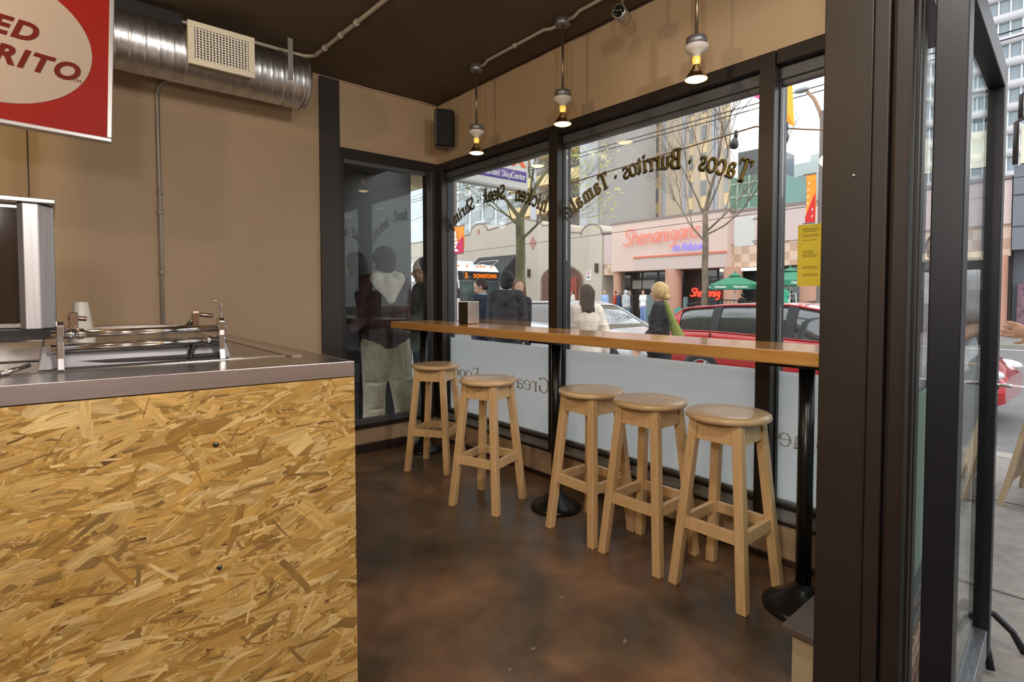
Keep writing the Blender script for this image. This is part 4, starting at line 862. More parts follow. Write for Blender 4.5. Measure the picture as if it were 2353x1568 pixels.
# checker tiles
ck = bpy.data.materials.new('checker_tiles'); ck.use_nodes = True; b = ck.node_tree.nodes['Principled BSDF']; chn = ck.node_tree.nodes.new('ShaderNodeTexChecker'); chn.inputs['Scale'].default_value = 2.6; chn.inputs['Color1'].default_value = (.52,.33,.22,1); chn.inputs['Color2'].default_value = (.66,.48,.38,1)
tcn = ck.node_tree.nodes.new('ShaderNodeTexCoord'); ck.node_tree.links.new(tcn.outputs['Object'], chn.inputs['Vector']); ck.node_tree.links.new(chn.outputs['Color'], b.inputs['Base Color']); b.inputs['Roughness'].default_value = .6
a = MB(); a.box((XF+.12,3.25,2.70),(XF+4,13.65,3.85), iv); a.box((XF+.12,20.95,2.55),(XF+4,21.9,3.2), iv); a.build('tile_band', ck, t)
for (y, w_) in ((20.75,.25),(13.5,.45),(16.9,.45),(18.9,.0),(9.8,.5),(3.62,.34),(6.6,.45)):
    if w_ == 0: continue
    a = MB(); a.lathe([(w_,ZS),(w_,2.72)], c=(XF-12*0+0,0,0), n=20, M=iv @ Matrix.Translation((0,y,0))); a.build('column', mat('salmon_column', raw=(.52,.28,.20,1), rough=.75), t)
a = MB(); a.box((XF+.9,3.6,ZS),(XF+1.0,20.9,2.72), iv); a.build('storefront_glass', DGL, t)
a = MB(); a.box((XF+.3,3.225,ZS),(XF+4.5,3.40,2.72), iv); a.build('end_wall', mat('end_wall_dark', (70,62,60), .8), t)
a = MB()
for y in (20.4,19.6,18.5,17.8,15.8,14.8,12.6,11.6,10.6,8.6,7.6,5.6,4.6): a.box((XF+.84,y-.03,ZS),(XF+.92,y+.03,2.72), iv)
a.box((XF+.84,3.6,2.25),(XF+.92,20.9,2.31), iv); a.build('storefront_frame', DARK, t)
a = MB(); a.box((XF+.86,18.7,1.7),(XF+.93,20.3,2.2), iv); a.box((XF+.80,17.9,ZS+.6),(XF+.88,18.2,2.0), iv); a.build('window_poster', mat('poster_grey', (150,146,138), .6), t)
a = MB(); a.box((XF-.05,7.0,3.02),(XF+.12,9.3,3.20), iv); a.box((XF-.05,12.3,2.5),(XF+.12,14.2,2.66), iv); a.build('strip_light', mat('strip_light_white', (240,236,220), .5, emit=(255,250,230), estr=.6), t)
NEON = emat('neon_red', (255,70,50), 2.2); NEONB = emat('neon_blue', (120,110,255), 1.8); NEONW = emat('neon_pink', (255,140,120), 1.15)
# neon script sign: a thing of its own
t = bld('neon_sign', 'large red neon script name with small blue neon below on pink wall', 'neon sign', (XF-.5,17.5,4.4)); NM = frame((0,0,0),(0,-1,0),(0,0,1))
def mono(t_, s_, x0, size, M, m_, r=.03, sh=.2):
    """single-line tube letters"""
    T = {'S':[[(.42,.60),(.34,.70),(.18,.70),(.08,.58),(.14,.44),(.34,.34),(.40,.18),(.28,.03),(.10,.02),(0,.12)]],'h':[[(0,0),(.04,.70)],[(.02,.30),(.14,.42),(.26,.38),(.26,.02),(.32,0)]],'e':[[(0,.2),(.26,.24),(.22,.40),(.10,.42),(.01,.28),(.04,.06),(.16,0),(.30,.08)]],'n':[[(0,.40),(.03,0)],[(.02,.26),(.14,.42),(.26,.36),(.26,.02),(.32,0)]],'a':[[(.26,.38),(.12,.42),(.02,.26),(.04,.05),(.14,0),(.26,.14),(.27,.40),(.27,.05),(.34,0)]],'i':[[(.03,.40),(.03,.03),(.10,0)],[(.03,.52),(.04,.56)]],'g':[[(.26,.38),(.12,.42),(.02,.26),(.06,.06),(.18,.06),(.26,.2),(.27,.40),(.27,-.15),(.16,-.28),(.02,-.22)]],'s':[[(.24,.34),(.14,.42),(.05,.34),(.10,.24),(.22,.16),(.20,.03),(.08,0),(0,.06)]],"'":[[(.03,.72),(.02,.58)]],'o':[[(.14,.42),(.02,.28),(.03,.08),(.14,0),(.26,.10),(.26,.30),(.14,.42)]],'R':[[(0,0),(.03,.62),(.24,.60),(.26,.40),(.04,.32),(.28,0)]],'b':[[(0,.66),(.02,.04),(.18,0),(.27,.16),(.22,.38),(.04,.34)]],' ':[],'p':[[(0,.42),(.01,-.26)],[(.01,.34),(.16,.42),(.27,.26),(.20,.04),(.02,.06)]],'O':[[(.18,.66),(.02,.46),(.03,.14),(.18,0),(.36,.16),(.36,.48),(.18,.66)]]}
    x = x0; a = MB()
    for ch in s_:
        for st in T[ch]:
            pts = []
            for k in range(len(st)-1):
                for q in range(3): u = q/3; pts.append((st[k][0]*(1-u)+st[k+1][0]*u, st[k][1]*(1-u)+st[k+1][1]*u))
            pts.append(st[-1]); sm = pts[:]
            for k in range(1, len(pts)-1): sm[k] = ((pts[k-1][0]+2*pts[k][0]+pts[k+1][0])/4, (pts[k-1][1]+2*pts[k][1]+pts[k+1][1])/4)
            a.tube([M @ Vector(((x+p[0]+p[1]*sh)*size, p[1]*size, 0)) for p in sm], r, 5)
        x += {'S':.50,'i':.16,"'":.12,' ':.2,'R':.36,'O':.44}.get(ch,.36)
    a.build('neon_tube', m_, t_)
mono(t, "Shenanigans", -1.95, 1.28, NM @ Matrix.Rotation(math.radians(2),4,'Z') @ Matrix.Translation((0,-.15,0)), NEONW, .035)
mono(t, "on Robson", 1.35, .62, NM @ Matrix.Translation((0,-.72,0)), NEONB, .022)
t = bld('window_neon', 'small red neon sign glowing in the dark restaurant window', 'neon sign', (XF+.75,15.35,1.25)); mono(t, "Shenanig", -1.6, .62, NM, NEON, .045)
t = bld('shamrock_neon', 'green and white sign in the restaurant patio window', 'sign', (XF+.75,11.4,1.1))
a = MB(); 
for k in range(3): a.ball((0,.22*math.cos(2.1*k),.22*math.sin(2.1*k)+.1),(.03,.22,.22),12,8)
a.build('clover', mat('clover_green', (60,150,120), .5, emit=(60,160,120), estr=.5), t)
a = MB(); a.tube([(-.05,-.3,-.2),(-.05,-.35,.25),(-.05,-.62,.30),(-.05,-.66,-.2)], .018, 5); a.build('neon_line', emat('neon_white', (230,240,220), 1.3), t)
# grey building at the far right of the street
t = bld('grey_storefront', 'dark grey panelled shop building right of the pink building', loc=(XF,-3,ZS)); iv = Matrix.Translation((-XF,3,-ZS))
GRM = mat('slate_panel', raw=(.155,.165,.195,1), rough=.6)
a = MB(); a.box((XF-.1,-12,2.9),(XF+6,3.2,5.85), iv); a.box((XF+.5,-12,ZS),(XF+6,3.22,2.9), iv); a.build('upper_panels', GRM, t)
a = MB()
for y in (-10,-7.5,-5,-2.5,0,1.6): a.box((XF-.12,y,2.9),(XF-.09,y+.03,5.85), iv)
for z in (3.7,4.8): a.box((XF-.12,-12,z),(XF-.09,3.2,z+.03), iv)
a.build('panel_joints', DARK, t)
a = MB(); a.box((XF-.7,-12,2.55),(XF+.2,2.6,2.85), iv); a.build('shop_canopy', mat('canopy_cream', (200,190,172), .7), t)
a = MB(); a.box((XF+.2,-12,1.5),(XF+.6,2.3,2.5), iv); a.build('shop_fascia', mat('fascia_grey', raw=(.13,.13,.14,1), rough=.6), t)
a = MB(); a.box((XF+.42,-4,ZS),(XF+.48,2.0,1.5), iv); a.build('shop_window', DGL, t)
a = MB(); a.box((XF+.2,2.55,ZS),(XF+.6,3.05,1.7), iv); a.build('poster_column', mat('poster_stripes', (120,92,104), .6, var=.5, scale=5), t)
a = MB(); M = iv @ Matrix.Translation((XF-.2,1.0,4.7)) @ Matrix.Rotation(math.radians(14),4,'X'); a.tube([M @ Vector((0,0,-1.4)), M @ Vector((0,0,1.4))], .05, 8); a.build('stay_rod', mat('pale_blue_rod', (190,200,214), .4, .5), t)
a = MB(); a.box((XF-.1,-6,5.9),(XF+1,3.05,7.2), iv); a.build('lit_billboard', mat('cream_billboard', (236,232,208), .6), t)
a = MB(); a.tube([iv @ Vector(p) for p in ((XF-.3,3.15,5.85),(XF-.3,3.15,7.3),(XF-.3,2.9,7.45),(XF-.3,-3,7.6))], .08, 8); a.tube([iv @ Vector(p) for p in ((XF-.3,3.05,7.4),(XF-.3,3.05,8.2),(XF-.3,2.7,8.4),(XF-.3,-2,8.6))], .07, 8); a.build('black_pipework', DARK, t)
text('lettering', 'HO', .75, iv @ Matrix.Translation((XF-.15,4.9,2.15)) @ NM, WH, bpy.data.objects['pink_building'], ext=.02, bold=.01) if False else None
# ---- towers
WINB = mat('tower_glass_dark', raw=(.26,.27,.26,1), rough=.12, spec=.8); WINL = mat('tower_glass_pale', raw=(.33,.38,.40,1), rough=.08, spec=.8)
def shared_windows(parent, proto, spots_):
    for i, M in enumerate(spots_):
        c_ = proto if i == 0 else proto.copy()
        if i: C.objects.link(c_)
        c_.parent = parent; c_.matrix_local = M
XT = 52.0
t = bld('tan_tower', 'tall taupe concrete apartment tower behind the pink building', loc=(XT,36,0))
kx = XT/34.0
yl, yrr = 30.2*kx, 17.95*kx
TAN = mat('tower_taupe', raw=(.56,.46,.35,1), rough=.9, var=.04, scale=.3, bump=.1, bscale=2); TANY = mat('tower_cream_panel', raw=(.72,.55,.33,1), rough=.85); RIB = mat('tower_grey_rib', raw=(.40,.40,.43,1), rough=.8)
a = MB(); a.prism([(0,yrr-36),(0,yl-36),(14,yl-36),(14,yrr-36+7.6)], -1, 46); a.build('tower_block', TAN, t)
a = MB()
for yy in (30.2,27.1,24.75,22.9,21.3,19.1,18.9): a.box((-.18,yy*kx-36-.18,-1),(0,yy*kx-36+.18,46))
a.build('ribs', RIB, t)
flo = 2.83
for (ya, yb, kind) in ((26.47,25.45,0),(24.23,23.33,0),(20.93,20.56,1),(20.04,19.52,1),(18.35,17.98,1)):
    a = MB(); a.box((-.08,yb*kx-36,-1),(0.02,ya*kx-36,46)); a.build('cream_strip', TANY, t)
    a = MB(); w_ = (ya-yb)*kx; a.box((-.03,0,0),(.02,w_,1.55)); nn = 3 if w_ > 1 else 1
    pr = a.build('tower_window', WINB, t)
    spx = []; z = 3.2
    while z < 30: spx.append(Matrix.Translation((-.11,yb*kx-36,z))); z += flo
    shared_windows(t, pr, spx)
    a = MB()
    for q in range(nn+1): a.box((-.16,yb*kx-36+w_*q/max(nn,1)-.03,-1),(-.10,yb*kx-36+w_*q/max(nn,1)+.03,46))
    a.build('mullion', TAN, t)
# curved window heads: bright sky is mirrored in the glass
# cream balcony block left of it
t = bld('balcony_block', 'cream apartment block with yellow balcony bands behind the cream building', loc=(40,44.7,0))
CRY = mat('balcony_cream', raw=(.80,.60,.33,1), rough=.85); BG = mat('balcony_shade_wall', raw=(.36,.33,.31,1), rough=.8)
yL, yR = 37.5, 30.5
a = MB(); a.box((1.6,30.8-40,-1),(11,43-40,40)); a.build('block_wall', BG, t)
for k in range(9):
    z = 7.0+k*3.0
    a = MB(); a.box((0,31.2-40,z),(1.7,43-40,z+1.05)); a.build('balcony_front', CRY, t)
    a = MB(); a.box((1.50,32-40,z+1.25),(1.62,36-40,z+2.7)); a.box((1.50,37-40,z+1.25),(1.62,42-40,z+2.7)); a.build('balcony_window', WINB, t)
    a = MB()
    for q in range(24): a.box((.05,31.3-40+q*.48,z+1.05),(.09,31.34-40+q*.48,z+1.35))
    a.box((.04,31.2-40,z+1.33),(.10,43-40,z+1.38)); a.build('balcony_rail', DARK, t)
a = MB()
for y in (31.0,34.3,38.2): a.box((-.1,y-40,-1),(1.7,y-40+.9,40))
a.build('concrete_pier', mat('pier_grey', raw=(.50,.50,.54,1), rough=.8), t)
# pale blue-grey tower at far left
t = bld('pale_tower', 'pale grey-white apartment tower at the far left of the street', loc=(62,75,0))
PT = mat('pale_tower_wall', raw=(.50,.53,.54,1), rough=.8)
a = MB(); a.box((0,-14,-1),(14,40,60)); a.build('tower_block', PT, t)
a = MB(); a.box((-.15,0,0),(.05,2.6,1.9)); pr = a.build('tower_window', WINL, t)
spx = []
for i in range(9):
    for j in range(10): spx.append(Matrix.Translation((0,-13.2+i*4.0,9+j*3.2)))
shared_windows(t, pr, spx)
a = MB()
for i in range(9): a.box((-.25,-13.2+i*4.0+3.0,0),(0,-13.2+i*4.0+3.4,60))
a.build('ribs', mat('pale_rib', raw=(.72,.74,.74,1), rough=.8), t)
a = MB()
for j in range(10):
    for i in range(5): a.box((-1.2,-12+i*8.0,8.4+j*3.2),(0,-9+i*8.0,8.7+j*3.2))
a.build('balcony_slabs', MATS['pale_rib'], t)
# slim glass tower with grey top
t = bld('green_glass_tower', 'green glass tower right of the taupe tower', loc=(70,37,0))
a = MB(); a.box((0,-6,-1),(10,3.8,17)); a.build('tower_block', mat('green_glass', raw=(.20,.36,.31,1), rough=.25, spec=.8), t)
a = MB()
for k in range(11): a.box((-.15,-6,-1+k*1.7),(0,3.8,-.8+k*1.7))
for k in range(7): a.box((-.2,-6+k*1.6,-1),(0,-5.85+k*1.6,17))
a.build('mullion_grid', mat('green_pale', raw=(.45,.58,.53,1), rough=.6), t)
a = MB(); a.box((1,-5,17),(8,-.6,20.5)); a.build('roof_box', mat('slate_glass', raw=(.16,.19,.22,1), rough=.2), t)
t = bld('pale_glass_block', 'wide pale glass apartment block seen over the pink roof', loc=(84,21,0))
a = MB(); a.box((0,-12,-1),(14,15,20.6)); a.box((2,4,20.6),(12,12,22)); a.build('tower_block', mat('pale_glass_wall', raw=(.58,.64,.65,1), rough=.5), t)
a = MB(); a.box((-.15,0,0),(.05,2.2,1.3)); pr = a.build('tower_window', WINL, t)
spx = [Matrix.Translation((0,-11+i*3.1,1+j*2.35)) for i in range(8) for j in range(8)]; shared_windows(t, pr, spx)
# curved white tower beyond the door
t = bld('curved_white_tower', 'white tower with curved bands of windows seen above the open door', loc=(64,10.2,0))
WHT = mat('white_tower_band', raw=(.46,.46,.475,1), rough=.7); GLT = mat('teal_tower_glass', raw=(.20,.25,.28,1), rough=.12, spec=.8)
def crv(y, off=0.0): u = (y+2)/16; return 3.6*u*u-off
ys = [-17+.8*k for k in range(28)]
a = MB()
for off, dd_ in ((0.0,None),): a.grid([[(crv(y),y,z) for y in ys] for z in (-1,62)]); 
a.build('glass_wall', GLT, t)
a = MB(); a.box((4,-17,-1),(14,4.5,61)); a.build('tower_core', WHT, t)
for j in range(26):
    z = 7.5+j*1.95; a = MB()
    a.grid([[(crv(y,.35),y,z) for y in ys],[(crv(y,.35),y,z+.68) for y in ys],[(crv(y,-.2),y,z+.68) for y in ys]]); a.grid([[(crv(y,.35),y,z) for y in ys],[(crv(y,-.2),y,z) for y in ys]]); a.build('floor_band', WHT, t)
a = MB()
for y in ys: a.box((crv(y,.18),y-.05,-1),(crv(y,-.1),y+.05,61))
a.build('window_mullions', mat('mullion_pale', raw=(.62,.66,.68,1), rough=.6), t)
# ================================================================ TREES
def bark(name, c1, c2, sc=6):
    return mat(name, raw=c1, rough=.9, var=.45, scale=sc, bump=.5, bscale=40)
def tree(name, label, x, y, z0, trunk_r, trunk_h, levels, spread, seed, mbark, leaf=None, nleaf=0, lean=(0,0), first=None, length=1.6, group=None, leafsize=.05):
    random.seed(seed); t = thing(name, label, 'tree', (x,y,z0), 0, group)
    a = MB(); n = 9; pts = [Vector((lean[0]*k/n+random.uniform(-.02,.02), lean[1]*k/n+random.uniform(-.02,.02), trunk_h*k/n)) for k in range(n+1)]
    a.tube(pts, [trunk_r*(1.15-.35*k/n) if k else trunk_r*1.35 for k in range(n+1)], 14); a.build('trunk', mbark, t)
    br = MB(); tips = []
    def grow(p, d, L, r, lv):
        m = 5; P = [p]; q = p.copy(); dd = d.copy()
        for k in range(m):
            dd = (dd+Vector((random.gauss(0,.10),random.gauss(0,.10),.06+random.gauss(0,.05)))).normalized(); q = q+dd*L/m; P.append(q.copy())
        br.tube(P, [r*(1-.55*k/m) for k in range(m+1)], 7 if lv > 1 else 4, cap=False)
        if lv == 0: tips.append((P[-1], dd)); tips.append((P[3], dd)); return
        nb = random.choice((2,3,3)) if lv > 1 else random.choice((3,4,4))
        for k in range(nb):
            i0 = random.choice((2,3,4,5)); ax = dd.orthogonal().normalized(); ax.rotate(Matrix.Rotation(random.uniform(0,2*PI),3,dd))
            nd = dd.copy(); nd.rotate(Matrix.Rotation(random.uniform(.35,.85)*spread,3,ax)); nd.z = max(nd.z,-.05)
            grow(P[i0], nd.normalized(), L*random.uniform(.60,.80), r*.46, lv-1)
        grow(P[-1], dd, L*.72, r*.48, lv-1)
    starts = first or [((random.uniform(-1,1),random.uniform(-1,1),1.2), 1.0, .5) for _ in range(5)]
    for (d, hf, rf) in starts:
        p = pts[-1].lerp(pts[0], 1-hf); grow(p, Vector(d).normalized(), length*(1.0 if hf > .95 else .85), trunk_r*rf, levels)
    br.build('branches', mbark, t)
    if leaf:
        lf = MB()
        for (p, d) in tips:
            for _ in range(nleaf):
                c_ = p+Vector([random.gauss(0,.13) for _ in range(3)]); u = Vector([random.gauss(0,1) for _ in range(3)]).normalized(); v = u.orthogonal().normalized(); s_ = leafsize*random.uniform(.5,1.2)
                lf.add([c_-u*s_, c_-v*s_*.6, c_+u*s_, c_+v*s_*.6], [(0,1,2,3)])
        lo = lf.build('leaves', leaf, t, recalc=False); lo['kind'] = 'stuff'
    return t
MOSS = bark('mossy_bark', (.20,.185,.10,1), None, 5); BARE = bark('grey_brown_bark', (.155,.115,.082,1), None, 3)
LEAF = mat('spring_leaf', raw=(.48,.52,.12,1), rough=.6, var=.3, scale=3)
tree('street_tree', 'tree with mossy trunk and sparse spring leaves just outside the corner window', 5.55, 6.28, ZS, .085, 2.62, 4, 1.05, 8, MOSS, LEAF, 3, (0,.03),
     [((0.3,-.55,1.0),1.0,.62),((-.2,.8,.9),1.0,.45),((0.1,-1.2,.55),.86,.30),((.2,1.2,.40),.95,.28)], .85, leafsize=.022)
tree('street_tree', 'bare branching tree on the far sidewalk in front of the pink building', 21.4, 12.35, ZS, .14, 5.0, 5, .75, 21, BARE, None, 0, (0,.05),
     [((.0,-.1,1.0),1.0,.62),((0,1.0,.95),.74,.34),((.2,-1.0,.85),.82,.32),((-.2,.7,1.2),.95,.34),((0,-.8,1.2),.98,.34),((0,-1.2,.35),.80,.30)], 2.7)
# ================================================================ POLES, BANNERS, WIRES
POLE = mat('pole_brown_grey', raw=(.16,.13,.12,1), rough=.5, metal=.3); GPOLE = mat('pole_violet_grey', raw=(.21,.18,.20,1), rough=.45, metal=.4)
BOR = mat('banner_orange', raw=(.90,.30,.03,1), rough=.8); BYE = mat('banner_yellow_orange', raw=(.95,.50,.05,1), rough=.8); BMG = mat('banner_magenta', raw=(.55,.02,.10,1), rough=.8); BRD = mat('banner_red', raw=(.60,.02,.02,1), rough=.8)
def banner(name, label, x, yc_, z0, z1, w_, cols, group=None, leaf_=True, sag=0.0):
    t = thing(name, label, 'banner', (x,yc_,z0), 0, group)
    a = MB(); a.grid([[(0.05*math.sin(3.0*j/8),w_*(k/6-.5)+sag*(j/8)*0.0,(z1-z0)*j/8) for k in range(7)] for j in range(9)]); a.build('cloth', cols[0], t, solid=.006)
    a = MB(); a.prism([(-w_*.5,0),(w_*.5,0),(w_*.5,(z1-z0)*.12),(-w_*.5,(z1-z0)*.62)], -.02, -.012, YZ(0)); a.build('cloth_corner', cols[1], t)
    if leaf_:
        a = MB(); rnd = random.Random(int(yc_*10))
        for k in range(6):
            cx, cz, an, s_ = rnd.uniform(-.25,.25)*w_, (z1-z0)*(.12+.14*k), rnd.uniform(0,PI), w_*.20
            a.prism([(cx+s_*math.cos(an+q)*(1 if i % 2 == 0 else .30), cz+s_*math.sin(an+q)*(1 if i % 2 == 0 else .30)) for i, q in enumerate([0,PI/2,PI,3*PI/2])], -.034, -.028, YZ(0))
        a.build('leaf_print', WH, t)
    a = MB(); a.tube([(0,-w_*.55,(z1-z0)+.02),(0,w_*.75,(z1-z0)+.02)], .018, 6); a.tube([(0,-w_*.5,-.02),(0,w_*.75,-.02)], .018, 6); a.build('banner_arm', POLE, t)
    return t
def pole(name, label, x, y, z1, r, m_=POLE, cat='pole', group=None):
    t = thing(name, label, cat, (x,y,ZS), 0, group); a = MB(); a.lathe([(r*1.8,0),(r*1.8,.12),(r*1.1,.25),(r,.4),(r*.8,z1)], n=14); a.build('shaft', m_, t); return t
# far left pole with banner
pole('lamp_post', 'brown lamp post carrying the orange and magenta banner at the far left', 12.2, 17.78, 9, .07)
b1 = banner('street_banner', 'orange and magenta street banner with white leaves at the left, above the bus', 12.1, 17.55, 2.94, 3.98, .95, (BOR,BMG))
# post with street light and twin banners at right
tp = pole('lamp_post', 'curved street lamp post just left of the brown column', 15.2, 5.56, 6.15, .07)
a = MB(); a.tube([(0,0,5.9),(0,.06,6.15),(0,.20,6.5),(0,.38,6.75)], [.05,.05,.045,.04], 8); a.build('lamp_arm', mat('lamp_arm', raw=(.30,.17,.10,1), rough=.5), tp)
a = MB(); a.ball((0,.52,6.82),(.10,.20,.07),14,8); a.build('lamp_head', mat('lamp_head_grey', (142,142,146), .4, .4), tp)
banner('street_banner', 'red and orange street banner with white leaves beside the brown column', 15.1, 5.77, 3.2, 4.43, .24, (BOR,BRD))
# near sign pole with blank white sign back and orange flag
tp = pole('sign_post', 'violet grey post behind the mullion carrying a blank white sign', 7.15, 3.335, 6.2, .045, GPOLE)
t = thing('parking_sign', 'blank white back of a street sign on the violet grey post', 'sign', (7.08,3.53,1.955))
a = MB(); a.bbox((-.006,-.135,0),(.006,.135,.39), .005); a.build('plate', mat('sign_back', (214,212,208), .45), t, bevel=0)
a = MB()
for z in (.05,.34): a.box((-.012,-.22,z),(.012,-.12,z+.02))
a.build('clamp', mat('clamp_steel', (160,160,158), .3, .8), t)
t = thing('hanging_flag', 'big yellow orange pointed flag hanging outside the narrow window', 'flag', (7.1,3.06,3.62))
a = MB(); a.prism([(.16,1.1),(.10,.0),(.05,-.08),(-.14,-.22),(-.06,1.1)], -.004, .004, YZ(0) ); a.build('cloth', BYE, t)
a = MB(); a.prism([(.14,.5),(.10,.0),(.05,-.08),(-.14,-.22),(-.02,.05)], -.012, -.005, YZ(0)); a.build('cloth_fold', BOR, t)
a = MB(); a.tube([(.05,.30,.62),(.0,-.2,.62)], .012, 6); a.build('arm', POLE, t)
t = thing('hanging_flag', 'magenta corner of a pennant at the top of the middle street window', 'flag', (7.1,3.42,3.98))
a = MB(); a.prism([(-.06,.8),(.32,.8),(.13,.02),(-.06,-.13)], -.004, .004, YZ(0)); a.build('cloth', mat('pennant_magenta', raw=(.75,.10,.32,1), rough=.8), t)
a = MB(); a.tube([(.05,-.10,.80),(.0,.34,.80)], .012, 6); a.build('arm', POLE, t)
# wires: (pixel-measured directions were turned into real spans along the street)
WIRE = mat('black_wire', raw=(.02,.02,.022,1), rough=.6)
def wire(name, label, p0, p1, r, sag=0.0, m_=WIRE, group='overhead wires across the street', n=14):
    p0, p1 = Vector(p0), Vector(p1); a = MB(); a.tube([(p1-p0)*(k/n)+Vector((0,0,-sag*4*(k/n)*(1-k/n))) for k in range(n+1)], r, 5)
    o = a.build(name, m_); o.location = p0; return tag(o, label, 'wire', group)
for i, (a_, b_) in enumerate((((13,-20,7.6),(13,45,7.0)),((13.6,-20,7.65),(13.6,45,7.05)),((17.5,-20,7.9),(17.5,45,7.3)),((18.1,-20,7.95),(18.1,45,7.35)))):
    wire('trolley_wire', ['trolley wire nearest the windows running along the street','second trolley wire running along the street','third trolley wire running along the street','trolley wire farthest from the windows'][i], a_, b_, .018, .15)
wire('span_wire', 'thin span wire crossing low over the cream building', (22.5,2,4.9), (22.5,45,4.35), .014, .12)
wire('span_wire', 'long thin wire high in front of the taupe tower', (9,-8,6.6), (22,40,9.0), .012, .3)
wire('span_wire', 'thin sloping wire in front of the cream balconies', (8.5,3,5.2), (24,45,7.5), .012, .2)
# rod with floodlights outside the window
RODM = mat('flood_rod', raw=(.20,.11,.05,1), rough=.5, metal=.3)
t = thing('flood_light_rod', 'long thin rod outside the middle window holding small floodlights', 'rod', (4.0,3.75,2.43))
a = MB(); a.tube([(0,.9,-.08),(0,0,0),(0,-1.83,.118),(.35,-2.05,.115),(.9,-2.5,.10)], .006, 6); a.build('tube', RODM, t)
def flood(x, y, z, rz, label):
    t = thing('flood_light', label, 'floodlight', (x,y,z), rz, 'small floodlights outside the windows')
    t.scale = (.75,.75,.75)
    a = MB(); a.lathe([(0,.03),(.018,.03),(.020,-.03),(.016,-.045)], n=14); a.build('socket', BLK, t)
    a = MB(); a.lathe([(.016,-.035),(.034,-.07),(.044,-.10),(.042,-.135),(.025,-.150),(0,-.152)], n=18, M=Matrix.Rotation(.18,4,'X')); a.build('bulb', mat('flood_bulb', (60,58,66), .35), t)
flood(4.0,2.07,2.53,0,'black floodlight at the end of the rod left of the mullion'); flood(4.0,1.70,2.50,.5,'black floodlight seen in the narrow window, right one'); flood(4.0,1.765,2.485,-.3,'black floodlight half hidden behind the mullion')
# ---- blade sign of the neighbour
t = thing('blade_sign', 'white illuminated blade sign with purple band reading Authorized ShipCenter', 'sign', (3.8,4.8,2.57))
SB = frame((0,0,0),(1,0,0),(0,0,1))
a = MB(); a.bbox((-.62,-.055,-.06),(.50,.055,.655), .03); a.build('sign_box', mat('sign_box_white', (206,204,198), .45), t)
PUR = mat('sign_purple', raw=(.055,.030,.25,1), rough=.5)
a = MB(); a.box((-.60,-.060,.045),(.455,-.055,.165)); a.build('purple_band', PUR, t)
a = MB(); a.tube([(-.4,0,.64),(-.4,0,.69)], .015, 8); a.tube([(.3,0,.64),(.3,0,.69)], .015, 8); a.build('bracket', BLK, t)
def serif_line(parent, s_, x0, y0, size, M, m_, grow=0.0, sx=.8):
    a = MB(); x = x0
    for ch in s_: glyph_mesh(a, ch, M @ Matrix.Translation((x,y0,0)) @ Matrix.Diagonal((sx,1,1,1)), size, grow, .001); x += GL[ch][0]*size*sx
    a.build('lettering', m_, parent, recalc=False)
W_ = run_width('Authorized ShipCenter'); serif_line(t, 'Authorized ShipCenter', .44-W_*.098*.76, .070, .098, SB @ Matrix.Translation((0,0,.0605)), WH, .012, .76)
text('lettering', 'Fed', .40, SB @ Matrix.Translation((-.22,.345,.057)), PUR, t, ext=.002, bold=.012); text('lettering', 'Ex', .40, SB @ Matrix.Translation((.235,.345,.057)), mat('sign_orange', raw=(.80,.12,.01,1), rough=.5), t, ext=.002, bold=.012)
# neighbour's rolled tan awning and lamp, seen through both corner windows
t = thing('rolled_awning', 'tan rounded canopy of the neighbouring shop at the top of the corner windows', 'awning', (3.0,6.8,2.9))
a = MB(); a.lathe([(0,-1.1),(.30,-1.1),(.34,-1.05),(.34,2.2),(.30,2.25),(0,2.25)], n=28, M=frame((0.35,0,.02),(0,0,1),(1,0,0)) ); a.build('canopy_roll', mat('canopy_tan', raw=(.62,.50,.32,1), rough=.7, var=.15, scale=5, stretch=(1,6,1)), t)
a = MB(); a.box((-.35,-2.2,.35),(2.0,2.5,.6)); a.build('soffit', mat('soffit_brown', raw=(.30,.20,.12,1), rough=.8), t)
a = MB(); a.box((-.10,-.95,.20),(.10,.6,.26)); a.build('strip_lamp', emat('strip_glow', (255,250,238), 2.2), t)
t = thing('brown_valance', 'brown corner of a cloth valance beside the blade sign', 'awning', (4.9,5.9,3.0)); a = MB(); a.box((-.02,-.40,-.1),(.02,.14,.6)); a.build('cloth', mat('valance_brown', raw=(.34,.22,.12,1), rough=.8), t)
# dark neighbour wall in the side window; unseen end piece added to block sky
o = MB().box((1.2,5.25,ZS),(3.02,5.45,3.2)).box((1.1,YW+.12,ZS),(1.2,5.45,3.2)).box((1.2,YW+.12,2.55),(2.6,5.45,3.2)).build('wall_outside', mat('neighbour_dark_wall', raw=(.022,.020,.020,1), rough=.35, spec=.6)); struct(o, 'dark wall of the neighbouring shop outside the side window', 'wall')
# red awning above the entrance
t = thing('entrance_awning', 'dark red awning edge above the open entrance door', 'awning', (2.7,0.42,2.74))
a = MB(); a.add([(-.35,.25,-.02),(.75,.25,-.02),(.75,-3,-.02),(-.35,-3,-.02),(-.35,.25,.5),(.0,.25,.5),(.0,-3,.5),(-.35,-3,.5),(.75,.25,.04),(.75,-3,.04)], [(0,1,2,3),(4,5,6,7),(0,4,5,8,1),(3,2,9,6,7),(8,5,6,9),(1,8,9,2)])
a.build('canopy', mat('awning_red', raw=(.20,.015,.012,1), rough=.7), t)
